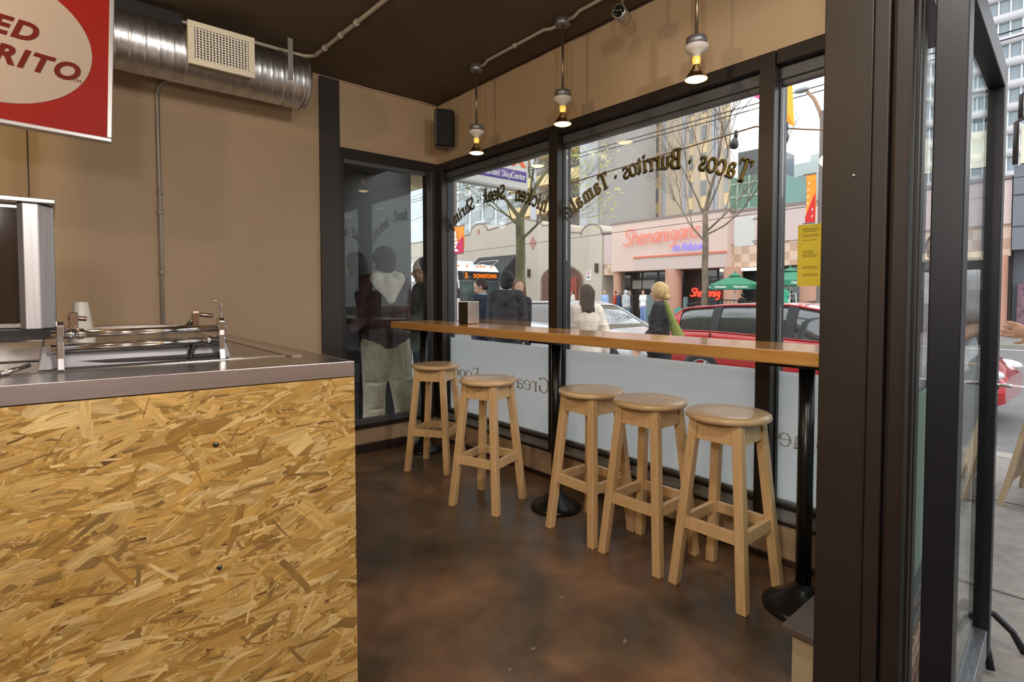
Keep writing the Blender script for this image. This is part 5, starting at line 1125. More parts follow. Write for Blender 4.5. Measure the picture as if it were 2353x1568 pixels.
# ================================================================ CARS AND BUS
TYRE = mat('tyre_black', raw=(.015,.015,.016,1), rough=.8); ALLOY = mat('alloy_wheel', raw=(.60,.61,.63,1), rough=.25, metal=.9); CGL = mat('car_glass', raw=(.035,.04,.042,1), rough=.03, spec=1.0, coat=1); TRIMB = mat('car_black_trim', raw=(.02,.02,.022,1), rough=.5)
def car(name, label, x, y, rz, paint, prof, L=4.35, Wd=1.74, group=None, glass=None):
    t = thing(name, label, 'car', (x,y,ZR), rz, group)
    def interp(tab, u):
        for (a_, b_) in zip(tab, tab[1:]):
            if a_[0] <= u <= b_[0]: k = (u-a_[0])/(b_[0]-a_[0]); k = k*k*(3-2*k)*.5+k*.5; return a_[1]+(b_[1]-a_[1])*k
        return tab[-1][1]
    belt, roof, half = prof['belt'], prof['roof'], prof['half']
    n = 40; xs = [-L/2+L*i/n for i in range(n+1)]
    a = MB(); rows = []
    for xx in xs:
        w_ = interp(half, xx); zb = interp(belt, xx); z0 = .20+.12*max(0,(abs(xx)-L/2+.25)/.25)
        sec = [(w_*.90,z0),(w_*.985,z0+.10),(w_,(z0+zb)*.5),(w_*.985,zb-.13),(w_*.955,zb-.03),(w_*.90,zb),(w_*.55,zb+.025),(0,zb+.03)]
        rows.append([(xx,p[0],p[1]) for p in sec]+[(xx,-p[0],p[1]) for p in reversed(sec[:-1])])
    a.grid(rows); k = len(rows[0])
    a.add(rows[0], [tuple(range(k))]); a.add(rows[-1], [tuple(reversed(range(k)))]); a.build('body', paint, t)
    # greenhouse glass
    rx0, rx1 = prof['gh']; a = MB(); rows = []; m = 24
    for i in range(m+1):
        xx = rx0+(rx1-rx0)*i/m; zr = interp(roof, xx); zb = min(interp(belt, xx), zr); wb = interp(half, xx)*.93; tt = max(0,min(1,(zr-zb)/.48)); wt = wb-(wb*.22)*tt
        rows.append([(xx,wb,zb-.01),(xx,wb+(wt-wb)*.5+.015,zb+(zr-zb)*.5),(xx,wt,zr-.03),(xx,wt*.8,zr-.008),(xx,0,zr)]+[(xx,-wt*.8,zr-.008),(xx,-wt,zr-.03),(xx,-wb-(wt-wb)*.5-.015,zb+(zr-zb)*.5),(xx,-wb,zb-.01)])
    a.grid(rows); a.build('windows', glass or CGL, t)
    # roof and pillars: shells just outside the glass
    def shell(i0, i1, js, nm, m_, off=.006):
        b_ = MB(); R_ = []
        for i in range(i0, i1+1):
            R_.append([tuple(Vector(rows[i][j])+Vector((0, (1 if rows[i][j][1] > 0 else -1)*off if abs(rows[i][j][1]) > .01 else 0, off)) ) for j in js])
        b_.grid(R_); b_.build(nm, m_, t)
    fi = lambda xx: max(0, min(m, round((xx-rx0)/(rx1-rx0)*m)))
    shell(fi(prof['rf'][0]), fi(prof['rf'][1]), [2,3,4,5,6], 'roof', paint)
    for side in ((0,1,2),(8,7,6)):
        for (p0, p1) in prof['pillars']: shell(fi(p0), max(fi(p1), fi(p0)+1), side, 'pillar', paint if (p0, p1) in prof.get('painted', ()) else TRIMB, .008)
        b_ = MB(); s_ = 1 if side[0] == 0 else -1
        b_.tube([(rows[i][2][0], rows[i][2][1]*s_+.006*s_, rows[i][2][2]+.004) for i in range(m+1)], .016, 6)
        b_.tube([(rows[i][0][0], (rows[i][0][1]+.008)*s_, rows[i][0][2]+.006) for i in range(m+1)], .010, 6); b_.build('window_surround', paint, t)
    for wx in prof['wheels']:
        for s_ in (1,-1):
            WM = Matrix.Translation((wx, s_*(Wd/2-.10), .315)) @ Matrix.Rotation(-s_*PI/2,4,'X')
            b_ = MB(); b_.lathe([(.0,-.02),(.37,-.02),(.37,.075),(.345,.088),(.0,.088)], n=28, M=WM, a0=0, a1=2*PI); 
            b_.build('wheel_arch', TRIMB, t)
            b_ = MB(); b_.lathe([(.20,-.10),(.30,-.10),(.315,-.08),(.315,.09),(.30,.112),(.215,.115)], n=32, M=WM); w_ = b_.build('wheel', TYRE, t)
            b_ = MB(); b_.lathe([(.215,.112),(.205,.118),(.195,.100)], n=32, M=WM); b_.lathe([(0,.105),(.045,.110),(.05,.10)], n=14, M=WM)
            for q in range(5):
                an = 2*PI*q/5; ca, sa = math.cos(an), math.sin(an); px_, py_ = -sa, ca
                b_.add([WM @ Vector((ca*r_+px_*h_, sa*r_+py_*h_, z_)) for (r_, h_, z_) in ((.03,.028,.108),(.03,-.028,.108),(.20,-.018,.104),(.20,.018,.104))], [(0,1,2,3)])
            b_.build('rim', ALLOY, w_); 
            b_ = MB(); b_.lathe([(0,.06),(.20,.06)], n=24, M=WM); b_.build('brake_disc', TRIMB, w_)
    mx_ = prof['mirror']
    for s_ in (1,-1):
        b_ = MB(); b_.ball((mx_, s_*(Wd/2+.10), interp(belt,mx_)+.06),(.075,.10,.065),14,8); b_.box((mx_-.02,min(s_*(Wd/2-.09),s_*(Wd/2+.05)),interp(belt,mx_)+.0),(mx_+.03,max(s_*(Wd/2-.09),s_*(Wd/2+.05)),interp(belt,mx_)+.035)); b_.build('mirror', paint, t)
    for s_ in (1,-1):
        b_ = MB(); 
        for hx_ in prof['handles']: b_.bbox((hx_-.08,min(s_*(Wd/2-.02),s_*(Wd/2+.012)),interp(belt,hx_)-.17),(hx_+.08,max(s_*(Wd/2-.02),s_*(Wd/2+.012)),interp(belt,hx_)-.14), .006)
        b_.build('door_handle', paint, t)
        b_ = MB()
        for hx_ in prof['seams']: b_.box((hx_-.004,min(s_*(Wd/2-.05),s_*(Wd/2+.004)),.32),(hx_+.004,max(s_*(Wd/2-.05),s_*(Wd/2+.004)),interp(belt,hx_)-.03))
        b_.build('door_seam', TRIMB, t)
        b_ = MB(); b_.ball((-L/2+.10, s_*(Wd/2-.17), interp(belt,-L/2+.1)-.06),(.12,.13,.13),12,8); b_.build('tail_light', mat('tail_red', raw=(.45,.01,.01,1), rough=.15), t)
        b_ = MB(); b_.ball((L/2-.20, s_*(Wd/2-.22), interp(belt,L/2-.2)-.08),(.20,.17,.075),12,8); b_.build('head_light', mat('head_clear', raw=(.7,.72,.74,1), rough=.08, spec=.9), t)
    return t
HATCH = dict(belt=[(-2.2,.84),(-2.05,.96),(-1.2,.97),(.6,.90),(1.25,.86),(1.9,.76),(2.2,.55)], roof=[(-2.10,.97),(-1.98,1.20),(-1.72,1.345),(-.9,1.40),(-.1,1.41),(.35,1.34),(1.25,.90),(1.3,.87)],
    half=[(-2.2,.70),(-1.95,.83),(-1.3,.87),(1.3,.87),(1.9,.80),(2.2,.62)], gh=(-2.06,1.27), rf=(-1.85,.40), pillars=((-1.98,-1.80),(-1.22,-1.08),(-.18,-.05),(.72,.82)), painted=((-1.98,-1.80),), wheels=(-1.32,1.32), mirror=.62, handles=(-.95,.10), seams=(-1.2,-.12,.95))
RPAINT = mat('red_car_paint', raw=(.42,.016,.020,1), rough=.25, coat=1); SPAINT = mat('silver_car_paint', raw=(.62,.64,.68,1), rough=.3, metal=.3, coat=1)
car('parked_car', 'red hatchback parked at the kerb outside the middle and narrow windows', 8.57, 3.17, -PI/2, RPAINT, HATCH)
car('parked_car', 'white car parked ahead of the red hatchback, mirrored in the door glass', 8.60, -2.85, -PI/2, mat('white_car_paint', raw=(.70,.70,.70,1), rough=.3, coat=1), HATCH)
car('parked_car', 'silver white car parked behind the red hatchback, left of it', 8.75, 7.95, -PI/2, SPAINT, HATCH)
# bus
t = thing('city_bus', 'white city bus with amber DOWNTOWN destination display', 'bus', (15.55,20.6,ZR), -PI/2)
# local x forward (toward -Y), y left (+X)
BW, BL, BH = 1.30, 12.0, 3.05
WB = mat('bus_white', raw=(.74,.76,.80,1), rough=.3, coat=.5); BGL = mat('bus_glass', raw=(.06,.075,.08,1), rough=.03, spec=1, coat=1)
a = MB(); pr = [(-BL,.35),(0,.35),(.06,.9),(.05,1.0),(-.02,2.2),(-.10,2.62),(-.45,2.98),(-.9,BH),(-BL,BH)]
sec = lambda x, z: (x, z)
M = frame((0,-BW,0),(1,0,0),(0,0,1)); a.prism(pr, 0, -2*BW, M); a.build('body', WB, t, bevel=.05)
a = MB(); a.box((.0,-1.18,1.05),(.055,1.18,2.22)); a.build('windshield', BGL, t)
a = MB(); a.box((-.14,-1.22,2.24),(-.0,1.22,2.66)); a.build('display_panel', mat('bus_black', raw=(.02,.02,.024,1), rough=.15), t)
FB = frame((0.012,0,0),(0,1,0),(0,0,1))
AMB = emat('amber_led', (255,110,20), 2.4)
text('destination', 'DOWNTOWN', .27, FB @ Matrix.Translation((.30,2.44,0)), AMB, t, ext=.004, bold=.006, spacing=.95, sx=.80); text('destination', '5', .34, FB @ Matrix.Translation((-.80,2.45,0)), AMB, t, ext=.004, bold=.010)
a = MB()
for y in (-1.0,-.5,.1,.3,.5,.95): a.ball((-.35,y,2.93),(.05,.07,.03),8,6)
a.build('marker_lights', AMB, t)
a = MB(); a.box((.04,-1.2,.35),(.10,1.2,.60)); a.build('bumper', TRIMB, t)
a = MB(); a.box((.05,-1.1,.62),(.09,.2,.98)); a.build('front_advert', mat('advert_yellow', (206,196,60), .6, var=.4, scale=6), t)
a = MB(); a.box((.05,-1.2,.60),(.075,1.2,.76)); a.build('red_stripe', mat('stripe_red', (200,40,40), .5), t)
for s_ in (-1,1):
    a = MB(); a.box((.02,s_*.9-.12,.66),(.09,s_*.9+.12,.86)); a.build('head_light', mat('head_clear', (220,220,220)), t)
    a = MB(); a.box((-BL+.4,s_*BW-.006 if s_ > 0 else -BW-.006,1.25),(-.5,s_*BW+.006,2.25)); a.build('side_windows', BGL, t)
    for wx in (-2.3,-9): a = MB(); a.tube([(wx,s_*(BW-.25),.45),(wx,s_*(BW+.01),.45)], .48, 24); a.build('wheel', TYRE, t)
a = MB(); a.box((-6.5,-.8,BH-.02),(-1.6,.8,BH+.20)); a.build('roof_unit', WB, t, bevel=.05)
a = MB(); a.tube([(-.05,-1.32,2.2),(.25,-1.5,2.1),(.30,-1.5,1.7)], .03, 8); a.box((.26,-1.62,1.4),(.34,-1.40,1.85)); a.build('mirror', TRIMB, t)
# ================================================================ PATIO OF THE RESTAURANT
GUM = mat('umbrella_green', raw=(.035,.20,.11,1), rough=.75)
def parasol(x, y, zt, label):
    t = thing('patio_umbrella', label, 'umbrella', (x,y,ZS), 0, 'green patio umbrellas')
    a = MB(); H = zt-ZS; R_ = 1.08; n = 8
    top = (0,0,H); rim = [(R_*math.cos(2*PI*k/n+.3),R_*math.sin(2*PI*k/n+.3),H-.42) for k in range(n)]; low = [(p[0],p[1],p[2]-.20) for p in rim]
    a.add([top]+rim+low, [(0,1+k,1+(k+1)%n) for k in range(n)]+[(1+k,1+n+k,1+n+(k+1)%n,1+(k+1)%n) for k in range(n)]); a.build('canopy', GUM, t, solid=.01)
    a = MB(); a.add([(0,0,H+.10),(.35,0,H-.05),(0,.35,H-.05),(-.35,0,H-.05),(0,-.35,H-.05)], [(0,1,2),(0,2,3),(0,3,4),(0,4,1)]); a.tube([(0,0,H+.05),(0,0,H+.16)], .03, 6); a.build('vent_cap', GUM, t)
    a = MB(); a.tube([(0,0,0),(0,0,H)], .025, 8); a.build('pole', WH, t)
    for k in range(n):
        m0 = (Vector(rim[k])+Vector(low[(k+1)%n]))/2
        nx_ = Vector((m0.x,m0.y,0)).normalized()
        if nx_.x < -.2: text('lettering', 'Heineken', .14, frame(m0+nx_*.015, (nx_.y*-1,nx_.x,0), (0,0,1)), WH, t, ext=.003, bold=.002)
parasol(22.0, 11.35, 2.17, 'green patio umbrella seen left of the sign post'); parasol(22.0, 9.10, 2.30, 'green patio umbrella seen in the narrow window')
IRON = mat('iron_green_black', raw=(.035,.045,.045,1), rough=.6)
t = thing('patio_fence', 'dark iron patio fence with curved bars in front of the restaurant', 'fence', (21.9,9.5,ZS))
a = MB()
for k in range(60): yy = -6+k*.17; a.tube([(0,yy,0),(0,yy,1.0+.22*abs(math.sin(yy*.75)))], .014, 4)
a.tube([(0,-6+k*.2,.14) for k in range(51)], .018, 4); a.tube([(0,-6+k*.1,1.0+.22*abs(math.sin((-6+k*.1)*.75))) for k in range(102)], .024, 5)
for c_ in (-4.5,-1.8,.9,3.6): a.tube([(-.02,c_+.55*math.cos(PI*k/12),.3+.55*math.sin(PI*k/12)) for k in range(13)], .02, 5)
a.build('bars', IRON, t)
for k, yy in enumerate((-6,-3,0,4.1)): a = MB(); a.bbox((-.08,yy-.08,0),(.08,yy+.08,1.35), .01); a.build('post', mat('post_teal', raw=(.12,.17,.17,1), rough=.7), t)
t = thing('patio_post', 'grey teal square pillar at the left end of the patio', 'pillar', (22.3,15.6,ZS)); a = MB(); a.bbox((-.2,-.28,0),(.2,.28,1.45), .02); a.build('shaft', MATS['post_teal'], t)
t = thing('patio_chair', 'small green patio chair behind the fence', 'chair', (22.6,14.4,ZS), .6)
a = MB(); a.box((-.2,-.2,.42),(.2,.2,.45)); a.build('seat', mat('chair_green', raw=(.10,.32,.27,1), rough=.5), t)
a = MB(); a.prism([(-.2,0),(.2,0),(.22,.3),(0,.42),(-.22,.3)], -.015, .015, frame((-.2,0,.47),(0,1,0),(0,0,1))); a.build('backrest', MATS['chair_green'], t)
for sx in (-1,1):
    for sy in (-1,1): a = MB(); a.tube([(sx*.18,sy*.18,.42),(sx*.22,sy*.22,0)], .015, 6); a.build('leg', MATS['chair_green'], t)
t = thing('newspaper_box', 'yellow green newspaper box by the restaurant door', 'newspaper box', (24.6,19.0,ZS)); a = MB(); a.bbox((-.25,-.27,0),(.25,.27,1.15), .03); a.build('cabinet', mat('box_yellow', (190,180,80), .5), t)
a = MB(); a.box((-.26,-.2,.35),(-.245,.2,.95)); a.build('door_panel', mat('box_green', (60,120,70), .4), t)
# no-stopping sign on far sidewalk and slim post sign
t = thing('street_sign', 'white no parking sign with red circle in front of the cream building', 'sign', (22.6,20.0,ZS))
a = MB(); a.tube([(0,0,0),(0,0,2.78)], .025, 8); a.build('pole', mat('pole_tan', (176,168,156), .6), t)
a = MB(); a.box((-.05,-.16,2.28),(-.035,.16,2.80)); a.build('plate', WH, t)
a = MB(); a.tube([(-.06,.09*math.cos(2*PI*k/16),2.66+.09*math.sin(2*PI*k/16)) for k in range(16)], .016, 5, closed=True); a.build('red_circle', mat('sign_circle', (170,40,40), .5), t)
a = MB(); a.box((-.062,-.10,2.38),(-.055,.10,2.48)); a.build('arrow_symbol', mat('sign_symbol', (90,110,120), .5), t)
t = thing('bus_stop_post', 'slim white bus stop post beside the arched door', 'post', (21.6,21.75,ZS))
a = MB(); a.tube([(0,0,0),(0,0,2.1)], .05, 8); a.build('pole', WH, t); a = MB(); a.box((-.06,-.15,1.75),(-.02,.15,2.4)); a.build('plate', WH, t)
# sandwich board at the right edge
t = thing('sandwich_board', 'wooden sandwich board standing on the sidewalk at the right edge', 'sandwich board', (5.15,0.40,ZS), math.radians(86))
WP = wood('weathered_board', (.48,.36,.22), (.58,.45,.29), .6, 3, (3,3,20))
for s_ in (-1,1):
    M = Matrix.Translation((0,0,0)) @ Matrix.Rotation(-s_*.20,4,'Y')
    a = MB(); a.prism([(-.32,.0),(-.27,.0),(-.18,.16),(.18,.16),(.27,0),(.32,0),(.30,.95),(-.30,.95)], -.012, .012, Matrix.Translation((s_*.20,0,0)) @ Matrix.Rotation(-s_*.20,4,'Y') @ frame((0,0,0),(0,1,0),(0,0,1))); a.build('board', WP, t)
a = MB(); a.tube([(0,-.3,.93),(0,.3,.93)], .012, 8); a.build('hinge', MATS['clamp_steel'], t)
# ================================================================ PEOPLE
def capsule(b_, p1, p2, r1, r2, side=None, asp=1.0, n=14, m=4):
    """tapered rounded limb; side = direction of the wide axis, asp = width factor along it"""
    p1, p2 = Vector(p1), Vector(p2); d = (p2-p1); L_ = d.length; d = d.normalized() if L_ > 1e-6 else Vector((0,0,1))
    u = Vector(side) if side else d.orthogonal(); u = u-d*u.dot(d); u = u.normalized() if u.length > 1e-5 else d.orthogonal().normalized(); v = d.cross(u)
    rings = []
    for k in range(m+1): a = PI/2*k/m; rings.append((p1-d*r1*math.cos(a), r1*math.sin(a)))
    for k in range(m+1): a = PI/2*k/m; rings.append((p2+d*r2*math.sin(a), r2*math.cos(a)))
    vs = []; fs = []
    for (c_, r_) in rings:
        r_ = max(r_, 1e-4)
        for q in range(n): t_ = 2*PI*q/n; vs.append(c_+u*math.cos(t_)*r_*asp+v*math.sin(t_)*r_)
    N = len(rings)
    for i in range(N-1):
        for q in range(n): fs.append((i*n+q, i*n+(q+1)%n, (i+1)*n+(q+1)%n, (i+1)*n+q))
    fs.append(tuple(reversed(range(n)))); fs.append(tuple((N-1)*n+q for q in range(n))); b_.add(vs, fs, True)
def ellipsoid(b_, c_, r_, M=None, n=16, m=10):
    vs = [Vector((0,0,r_[2]))]; fs = []
    for i in range(1, m):
        t_ = PI*i/m
        for k in range(n): a = 2*PI*k/n; vs.append(Vector((r_[0]*math.sin(t_)*math.cos(a), r_[1]*math.sin(t_)*math.sin(a), r_[2]*math.cos(t_))))
    vs.append(Vector((0,0,-r_[2])))
    for k in range(n): fs.append((0, 1+k, 1+(k+1)%n)); fs.append((len(vs)-1, 1+(m-2)*n+(k+1)%n, 1+(m-2)*n+k))
    for i in range(m-2):
        for k in range(n): fs.append((1+i*n+k, 1+(i+1)*n+k, 1+(i+1)*n+(k+1)%n, 1+i*n+(k+1)%n))
    c_ = Vector(c_); b_.add([((M @ v) if M else v)+c_ for v in vs], fs, True)
def blob(b_, name, m_, parent, voxel, smooth=3):
    o = b_.build(name, m_, parent, recalc=False)
    md = o.modifiers.new('remesh', 'REMESH'); md.mode = 'VOXEL'; md.voxel_size = voxel; md.use_smooth_shade = True
    if smooth: ms = o.modifiers.new('smooth', 'SMOOTH'); ms.factor = .5; ms.iterations = smooth
    return o
SKIN = mat('skin_fair', raw=(.56,.33,.23,1), rough=.55, var=.05, scale=8); SKIN2 = mat('skin_tan', raw=(.42,.24,.15,1), rough=.55)
def person(label, x, y, rz, H=1.72, lean=0.0, legs=((0,0),(0,0)), arms=((0,.12,.15),(0,.12,.15)), head=(0,0), top='jacket', tcol=(50,50,60), pcol=(60,70,100), ptype='trousers',
           hair=('short',(40,30,25)), skin=SKIN, vox=.012, fem=False, shoes=(30,28,28), z=None, lenf=.02, baggy=1.0, hood=None, collar=None, belt=None, glasses=False, group=None, extras=None, sleeve='long'):
    t = thing('person', label, 'person', (x,y,ZS if z is None else z), rz, group); s = H/1.75; far = vox > .016
    def V(a_, b_, c_): return Vector((a_*s, b_*s, c_*s))
    w_ = .140 if fem else .160
    hipz = .92; LR = Matrix.Rotation(lean,4,'Y')
    drop = 0
    def up(v): # torso points rotate about hips for lean
        c0 = V(0,0,hipz); return c0+(LR @ (v-c0))
    # legs
    J = {}
    for k, sd in ((0,1),(1,-1)):
        th, kn = legs[k]; hp = V(0,.09*sd,hipz); a1 = th; kd = Vector((math.sin(a1),0,-math.cos(a1))); kp = hp+kd*.43*s
        a2 = th-kn; ad = Vector((math.sin(a2),0,-math.cos(a2))); ap = kp+ad*.40*s; J['leg',k] = (hp,kp,ap,a2)
    low = min(J['leg',k][2].z for k in (0,1))-.085*s; 
    # arms
    for k, sd in ((0,1),(1,-1)):
        pitch, abd, el_ = arms[k]; sp = up(V(0,w_*sd,1.43)); d1 = Vector((math.sin(pitch)*math.cos(abd), sd*math.sin(abd), -math.cos(pitch)*math.cos(abd))); ep = sp+d1*.29*s
        d2 = Vector((math.sin(pitch+el_)*math.cos(abd*.3), sd*math.sin(abd*.3)*.6, -math.cos(pitch+el_)*math.cos(abd*.3))).normalized(); wp = ep+d2*.25*s; J['arm',k] = (sp,ep,wp,d2)
    nk = up(V(0,0,1.47)); hc = up(V(.015,0,1.615))
    HM = Matrix.Rotation(head[0],4,'Z') @ Matrix.Rotation(head[1]+lean*.5,4,'Y')
    dz = Vector((0,0,-low))
    def sh_(b_): b_.v = [(v[0],v[1],v[2]+dz.z) for v in b_.v]; return b_
    # ---- body
    b_ = MB()
    ellipsoid(b_, hc+HM @ V(0,0,.025), [.098*s,.077*s,.100*s], HM); ellipsoid(b_, hc+HM @ V(.022,0,-.035), [.075*s,.060*s,.082*s], HM)
    ellipsoid(b_, hc+HM @ V(.060,0,-.088), [.030*s,.030*s,.024*s], HM)
    if not far:
        capsule(b_, hc+HM @ V(.088,0,.012), hc+HM @ V(.108,0,-.022), .010*s, .015*s); 
        for sd in (1,-1): ellipsoid(b_, hc+HM @ V(-.005,.078*sd,-.005), [.018*s,.010*s,.032*s], HM); ellipsoid(b_, hc+HM @ V(.070,.032*sd,-.030), [.022*s,.022*s,.02*s], HM); ellipsoid(b_, hc+HM @ V(.082,.028*sd,.034), [.012*s,.024*s,.008*s], HM)
        ellipsoid(b_, hc+HM @ V(.088,0,-.052), [.012*s,.025*s,.008*s], HM)
    capsule(b_, nk-(nk-hc)*.1, hc+HM @ V(-.02,0,-.04), .056*s, .052*s)
    capsule(b_, up(V(0,0,1.30)), up(V(-.005,0,1.42)), .115*s, .085*s, (0,1,0), 1.45); capsule(b_, up(V(0,0,1.02)), up(V(.0,0,1.28)), .105*s, .115*s, (0,1,0), 1.25)
    capsule(b_, V(0,0,.93), up(V(0,0,1.02)), .115*s, .105*s, (0,1,0), 1.3)
    for k, sd in ((0,1),(1,-1)):
        hp, kp, ap, a2 = J['leg',k]; capsule(b_, hp, kp, .085*s, .055*s); capsule(b_, kp, kp.lerp(ap,.35), .055*s, .056*s); capsule(b_, kp.lerp(ap,.35), ap, .054*s, .036*s)
        capsule(b_, ap+V(-.03,0,-.045), ap+V(.12,0,-.055), .032*s, .028*s, (0,1,0), 1.2)
        sp, ep, wp, d2 = J['arm',k]; capsule(b_, sp, ep, .050*s, .038*s); capsule(b_, ep, wp, .040*s, .026*s)
        # palm, four fingers of different length, thumb from the side of the palm
        sidev = Vector((1,0,0)); sidev = (sidev-d2*sidev.dot(d2)).normalized(); nrm_ = d2.cross(sidev)*sd
        pc = wp+d2*.05*s; capsule(b_, wp+d2*.02*s, wp+d2*.075*s, .016*s, .016*s, sidev, 2.1)
        if vox < .011:
            for q, ln in enumerate((.060,.072,.068,.052)):
                off = (q-1.5)*-.0215*s; k0 = wp+d2*.085*s+sidev*off; k1 = k0+(d2+nrm_*-.25).normalized()*ln*.5*s+sidev*off*.15; k2 = k1+(d2+nrm_*-.75).normalized()*ln*.5*s
                capsule(b_, k0-d2*.012*s, k1, .0098*s, .0088*s, n=8, m=2); capsule(b_, k1, k2, .0088*s, .0075*s, n=8, m=2)
            tb = wp+d2*.030*s+sidev*.028*s; t1 = tb+(d2*.6+sidev*.8).normalized()*.035*s; capsule(b_, tb, t1, .012*s, .010*s, n=8, m=2); capsule(b_, t1, t1+(d2*.9+sidev*.35-nrm_*.3).normalized()*.032*s, .010*s, .008*s, n=8, m=2)
        else: capsule(b_, wp+d2*.07*s, wp+(d2*.14)*s, .016*s, .010*s, sidev, 1.8)
    blob(sh_(b_), 'body', skin, t, min(vox,.0075) if vox < .011 else vox, 2)
    # ---- face
    if not far:
        a = MB()
        for sd in (1,-1): ellipsoid(a, hc+HM @ V(.081,.031*sd,.010), [.006*s,.011*s,.0055*s], HM, 10, 6)
        sh_(a).build('eyes', mat('eye_white', (226,220,214), .3), t)
        a = MB()
        for sd in (1,-1): ellipsoid(a, hc+HM @ V(.0855,.031*sd,.010), [.003*s,.0055*s,.0055*s], HM, 8, 6)
        sh_(a).build('pupils', mat('pupil', (30,22,18), .3), t)
        a = MB(); ellipsoid(a, hc+HM @ V(.098,0,-.052), [.006*s,.022*s,.006*s], HM, 10, 6); sh_(a).build('mouth', mat('lips', (150,84,76), .5), t)
    if glasses:
        a = MB()
        for sd in (1,-1): a.tube([hc+HM @ V(.100,.031*sd+.022*math.cos(q),.010+.016*math.sin(q)) for q in [2*PI*k/14 for k in range(14)]], .002, 5, closed=True); a.tube([hc+HM @ V(.10,.05*sd,.012), hc+HM @ V(0,.082*sd,.012)], .002, 5)
        sh_(a).build('glasses', BLK, t)
    # ---- trousers or skirt
    a = MB(); g = .016*baggy
    if ptype == 'skirt':
        capsule(a, V(0,0,.98), V(0,0,.80), .12*s, .15*s, (0,1,0), 1.25); capsule(a, V(0,0,.80), V(0,0,.52), .15*s, .17*s, (0,1,0), 1.25)
    else:
        capsule(a, V(0,0,.95), V(0,0,.90), .125*s, .125*s, (0,1,0), 1.35)
        for k in (0,1):
            hp, kp, ap, a2 = J['leg',k]; capsule(a, hp, kp, (.092+g)*s, (.060+g)*s); capsule(a, kp, ap+Vector((0,0,.02*s)), (.060+g)*s, (.046+g*1.4)*s)
            if baggy > 1.6:
                for q in range(5): f_ = .15+.17*q; ellipsoid(a, kp.lerp(ap,f_)+V(.02*(-1)**q,.0,0), [.085*s,.088*s,.022*s])
                for q in range(2): f_ = .45+.3*q; ellipsoid(a, hp.lerp(kp,f_)+V(.02*(-1)**q,0,0), [.105*s,.105*s,.03*s])
    pm = mat('cloth_%d_%d_%d' % tuple(pcol), pcol, .85, var=.14, scale=14, bump=.5, bscale=26)
    blob(sh_(a), 'skirt' if ptype == 'skirt' else 'trousers', pm, t, vox, 3)
    # ---- shoes
    sm_ = mat('shoe_%d' % shoes[0], shoes, .5)
    for k in (0,1):
        hp, kp, ap, a2 = J['leg',k]; a = MB(); capsule(a, ap+V(-.035,0,-.048), ap+V(.14,0,-.056), .040*s, .030*s, (0,1,0), 1.25); capsule(a, ap+V(-.02,0,-.04), ap+V(0,0,.0), .040*s, .045*s); blob(sh_(a), 'shoe', sm_, t, max(vox,.01), 1)
    # ---- top garment
    a = MB(); g = {'tshirt':.016,'shirt':.018,'jacket':.032,'hoodie':.036,'coat':.032}[top]; hem = {'tshirt':.84,'shirt':.90,'jacket':.84,'hoodie':.86,'coat':.74}[top]-lenf
    capsule(a, up(V(0,0,1.30)), up(V(-.005,0,1.42)), (.118+g*.8)*s, (.070+g)*s, (0,1,0), 1.42); capsule(a, up(V(0,0,1.08)), up(V(0,0,1.28)), (.105+g-(.012 if fem else 0))*s, (.118+g*.8)*s, (0,1,0), 1.27)
    capsule(a, V(0,0,hem+.12), up(V(0,0,1.08)), (.135+g)*s, (.105+g-(.012 if fem else 0))*s, (0,1,0), 1.27)
    a2_ = MB(); 
    for k, sd in ((0,1),(1,-1)):
        sp, ep, wp, d2 = J['arm',k]; capsule(a, sp+Vector((0,-sd*.03*s,0)), sp.lerp(ep,.12), (.058+g*.8)*s, (.058+g*.6)*s)
        if sleeve == 'short': capsule(a, sp, sp.lerp(ep,.62), (.055+g)*s, (.056+g*1.3)*s)
        else: capsule(a, sp, ep, (.054+g*.8)*s, (.043+g*.8)*s); capsule(a, ep, wp, (.044+g*.7)*s, (.034+g*.6)*s)
        if sleeve != 'short' and not far:
            for q in range(4): ellipsoid(a, sp.lerp(ep,.55+.15*q)+V(.008*(-1)**q,0,0), [(.052+g*.8)*s,(.052+g*.8)*s,.014*s])
    if top in ('jacket','coat') and not far: capsule(a, up(V(-.03,-.05,1.475)), up(V(-.03,.05,1.475)), .035*s, .035*s)
    if top == 'hoodie' or hood:
        if hood == 'up': ellipsoid(a, hc+HM @ V(-.02,0,.02), [.118*s,.100*s,.125*s], HM); capsule(a, nk+V(-.03,0,-.02), hc+V(-.04,0,-.03), .085*s, .085*s)
        elif hood != 'pale': capsule(a, up(V(-.09,-.07,1.44)), up(V(-.13,0,1.36)), .045*s, .050*s); capsule(a, up(V(-.09,.07,1.44)), up(V(-.13,0,1.36)), .045*s, .050*s); capsule(a, up(V(-.03,-.08,1.48)), up(V(-.07,.0,1.46)), .038*s, .05*s); capsule(a, up(V(-.03,.08,1.48)), up(V(-.07,.0,1.46)), .038*s, .05*s)
    tm = mat('cloth_%d_%d_%d' % tuple(tcol), tcol, .85, var=.12, scale=12, bump=.4, bscale=22)
    blob(sh_(a), {'tshirt':'t_shirt','shirt':'shirt','jacket':'jacket','hoodie':'hoodie','coat':'coat'}[top], tm, t, vox, 3)
    if hood == 'pale':
        a = MB(); P0 = up(V(-.12,0,1.30)); capsule(a, up(V(-.07,-.10,1.47)), P0, .060*s, .045*s); capsule(a, up(V(-.07,.10,1.47)), P0, .060*s, .045*s); capsule(a, up(V(-.02,-.09,1.49)), up(V(-.02,.09,1.49)), .055*s, .055*s); capsule(a, up(V(-.10,0,1.42)), P0, .075*s, .05*s)
        blob(sh_(a), 'hood', mat('pale_hood', (206,198,188), .9, bump=.4, bscale=20), t, vox, 3)
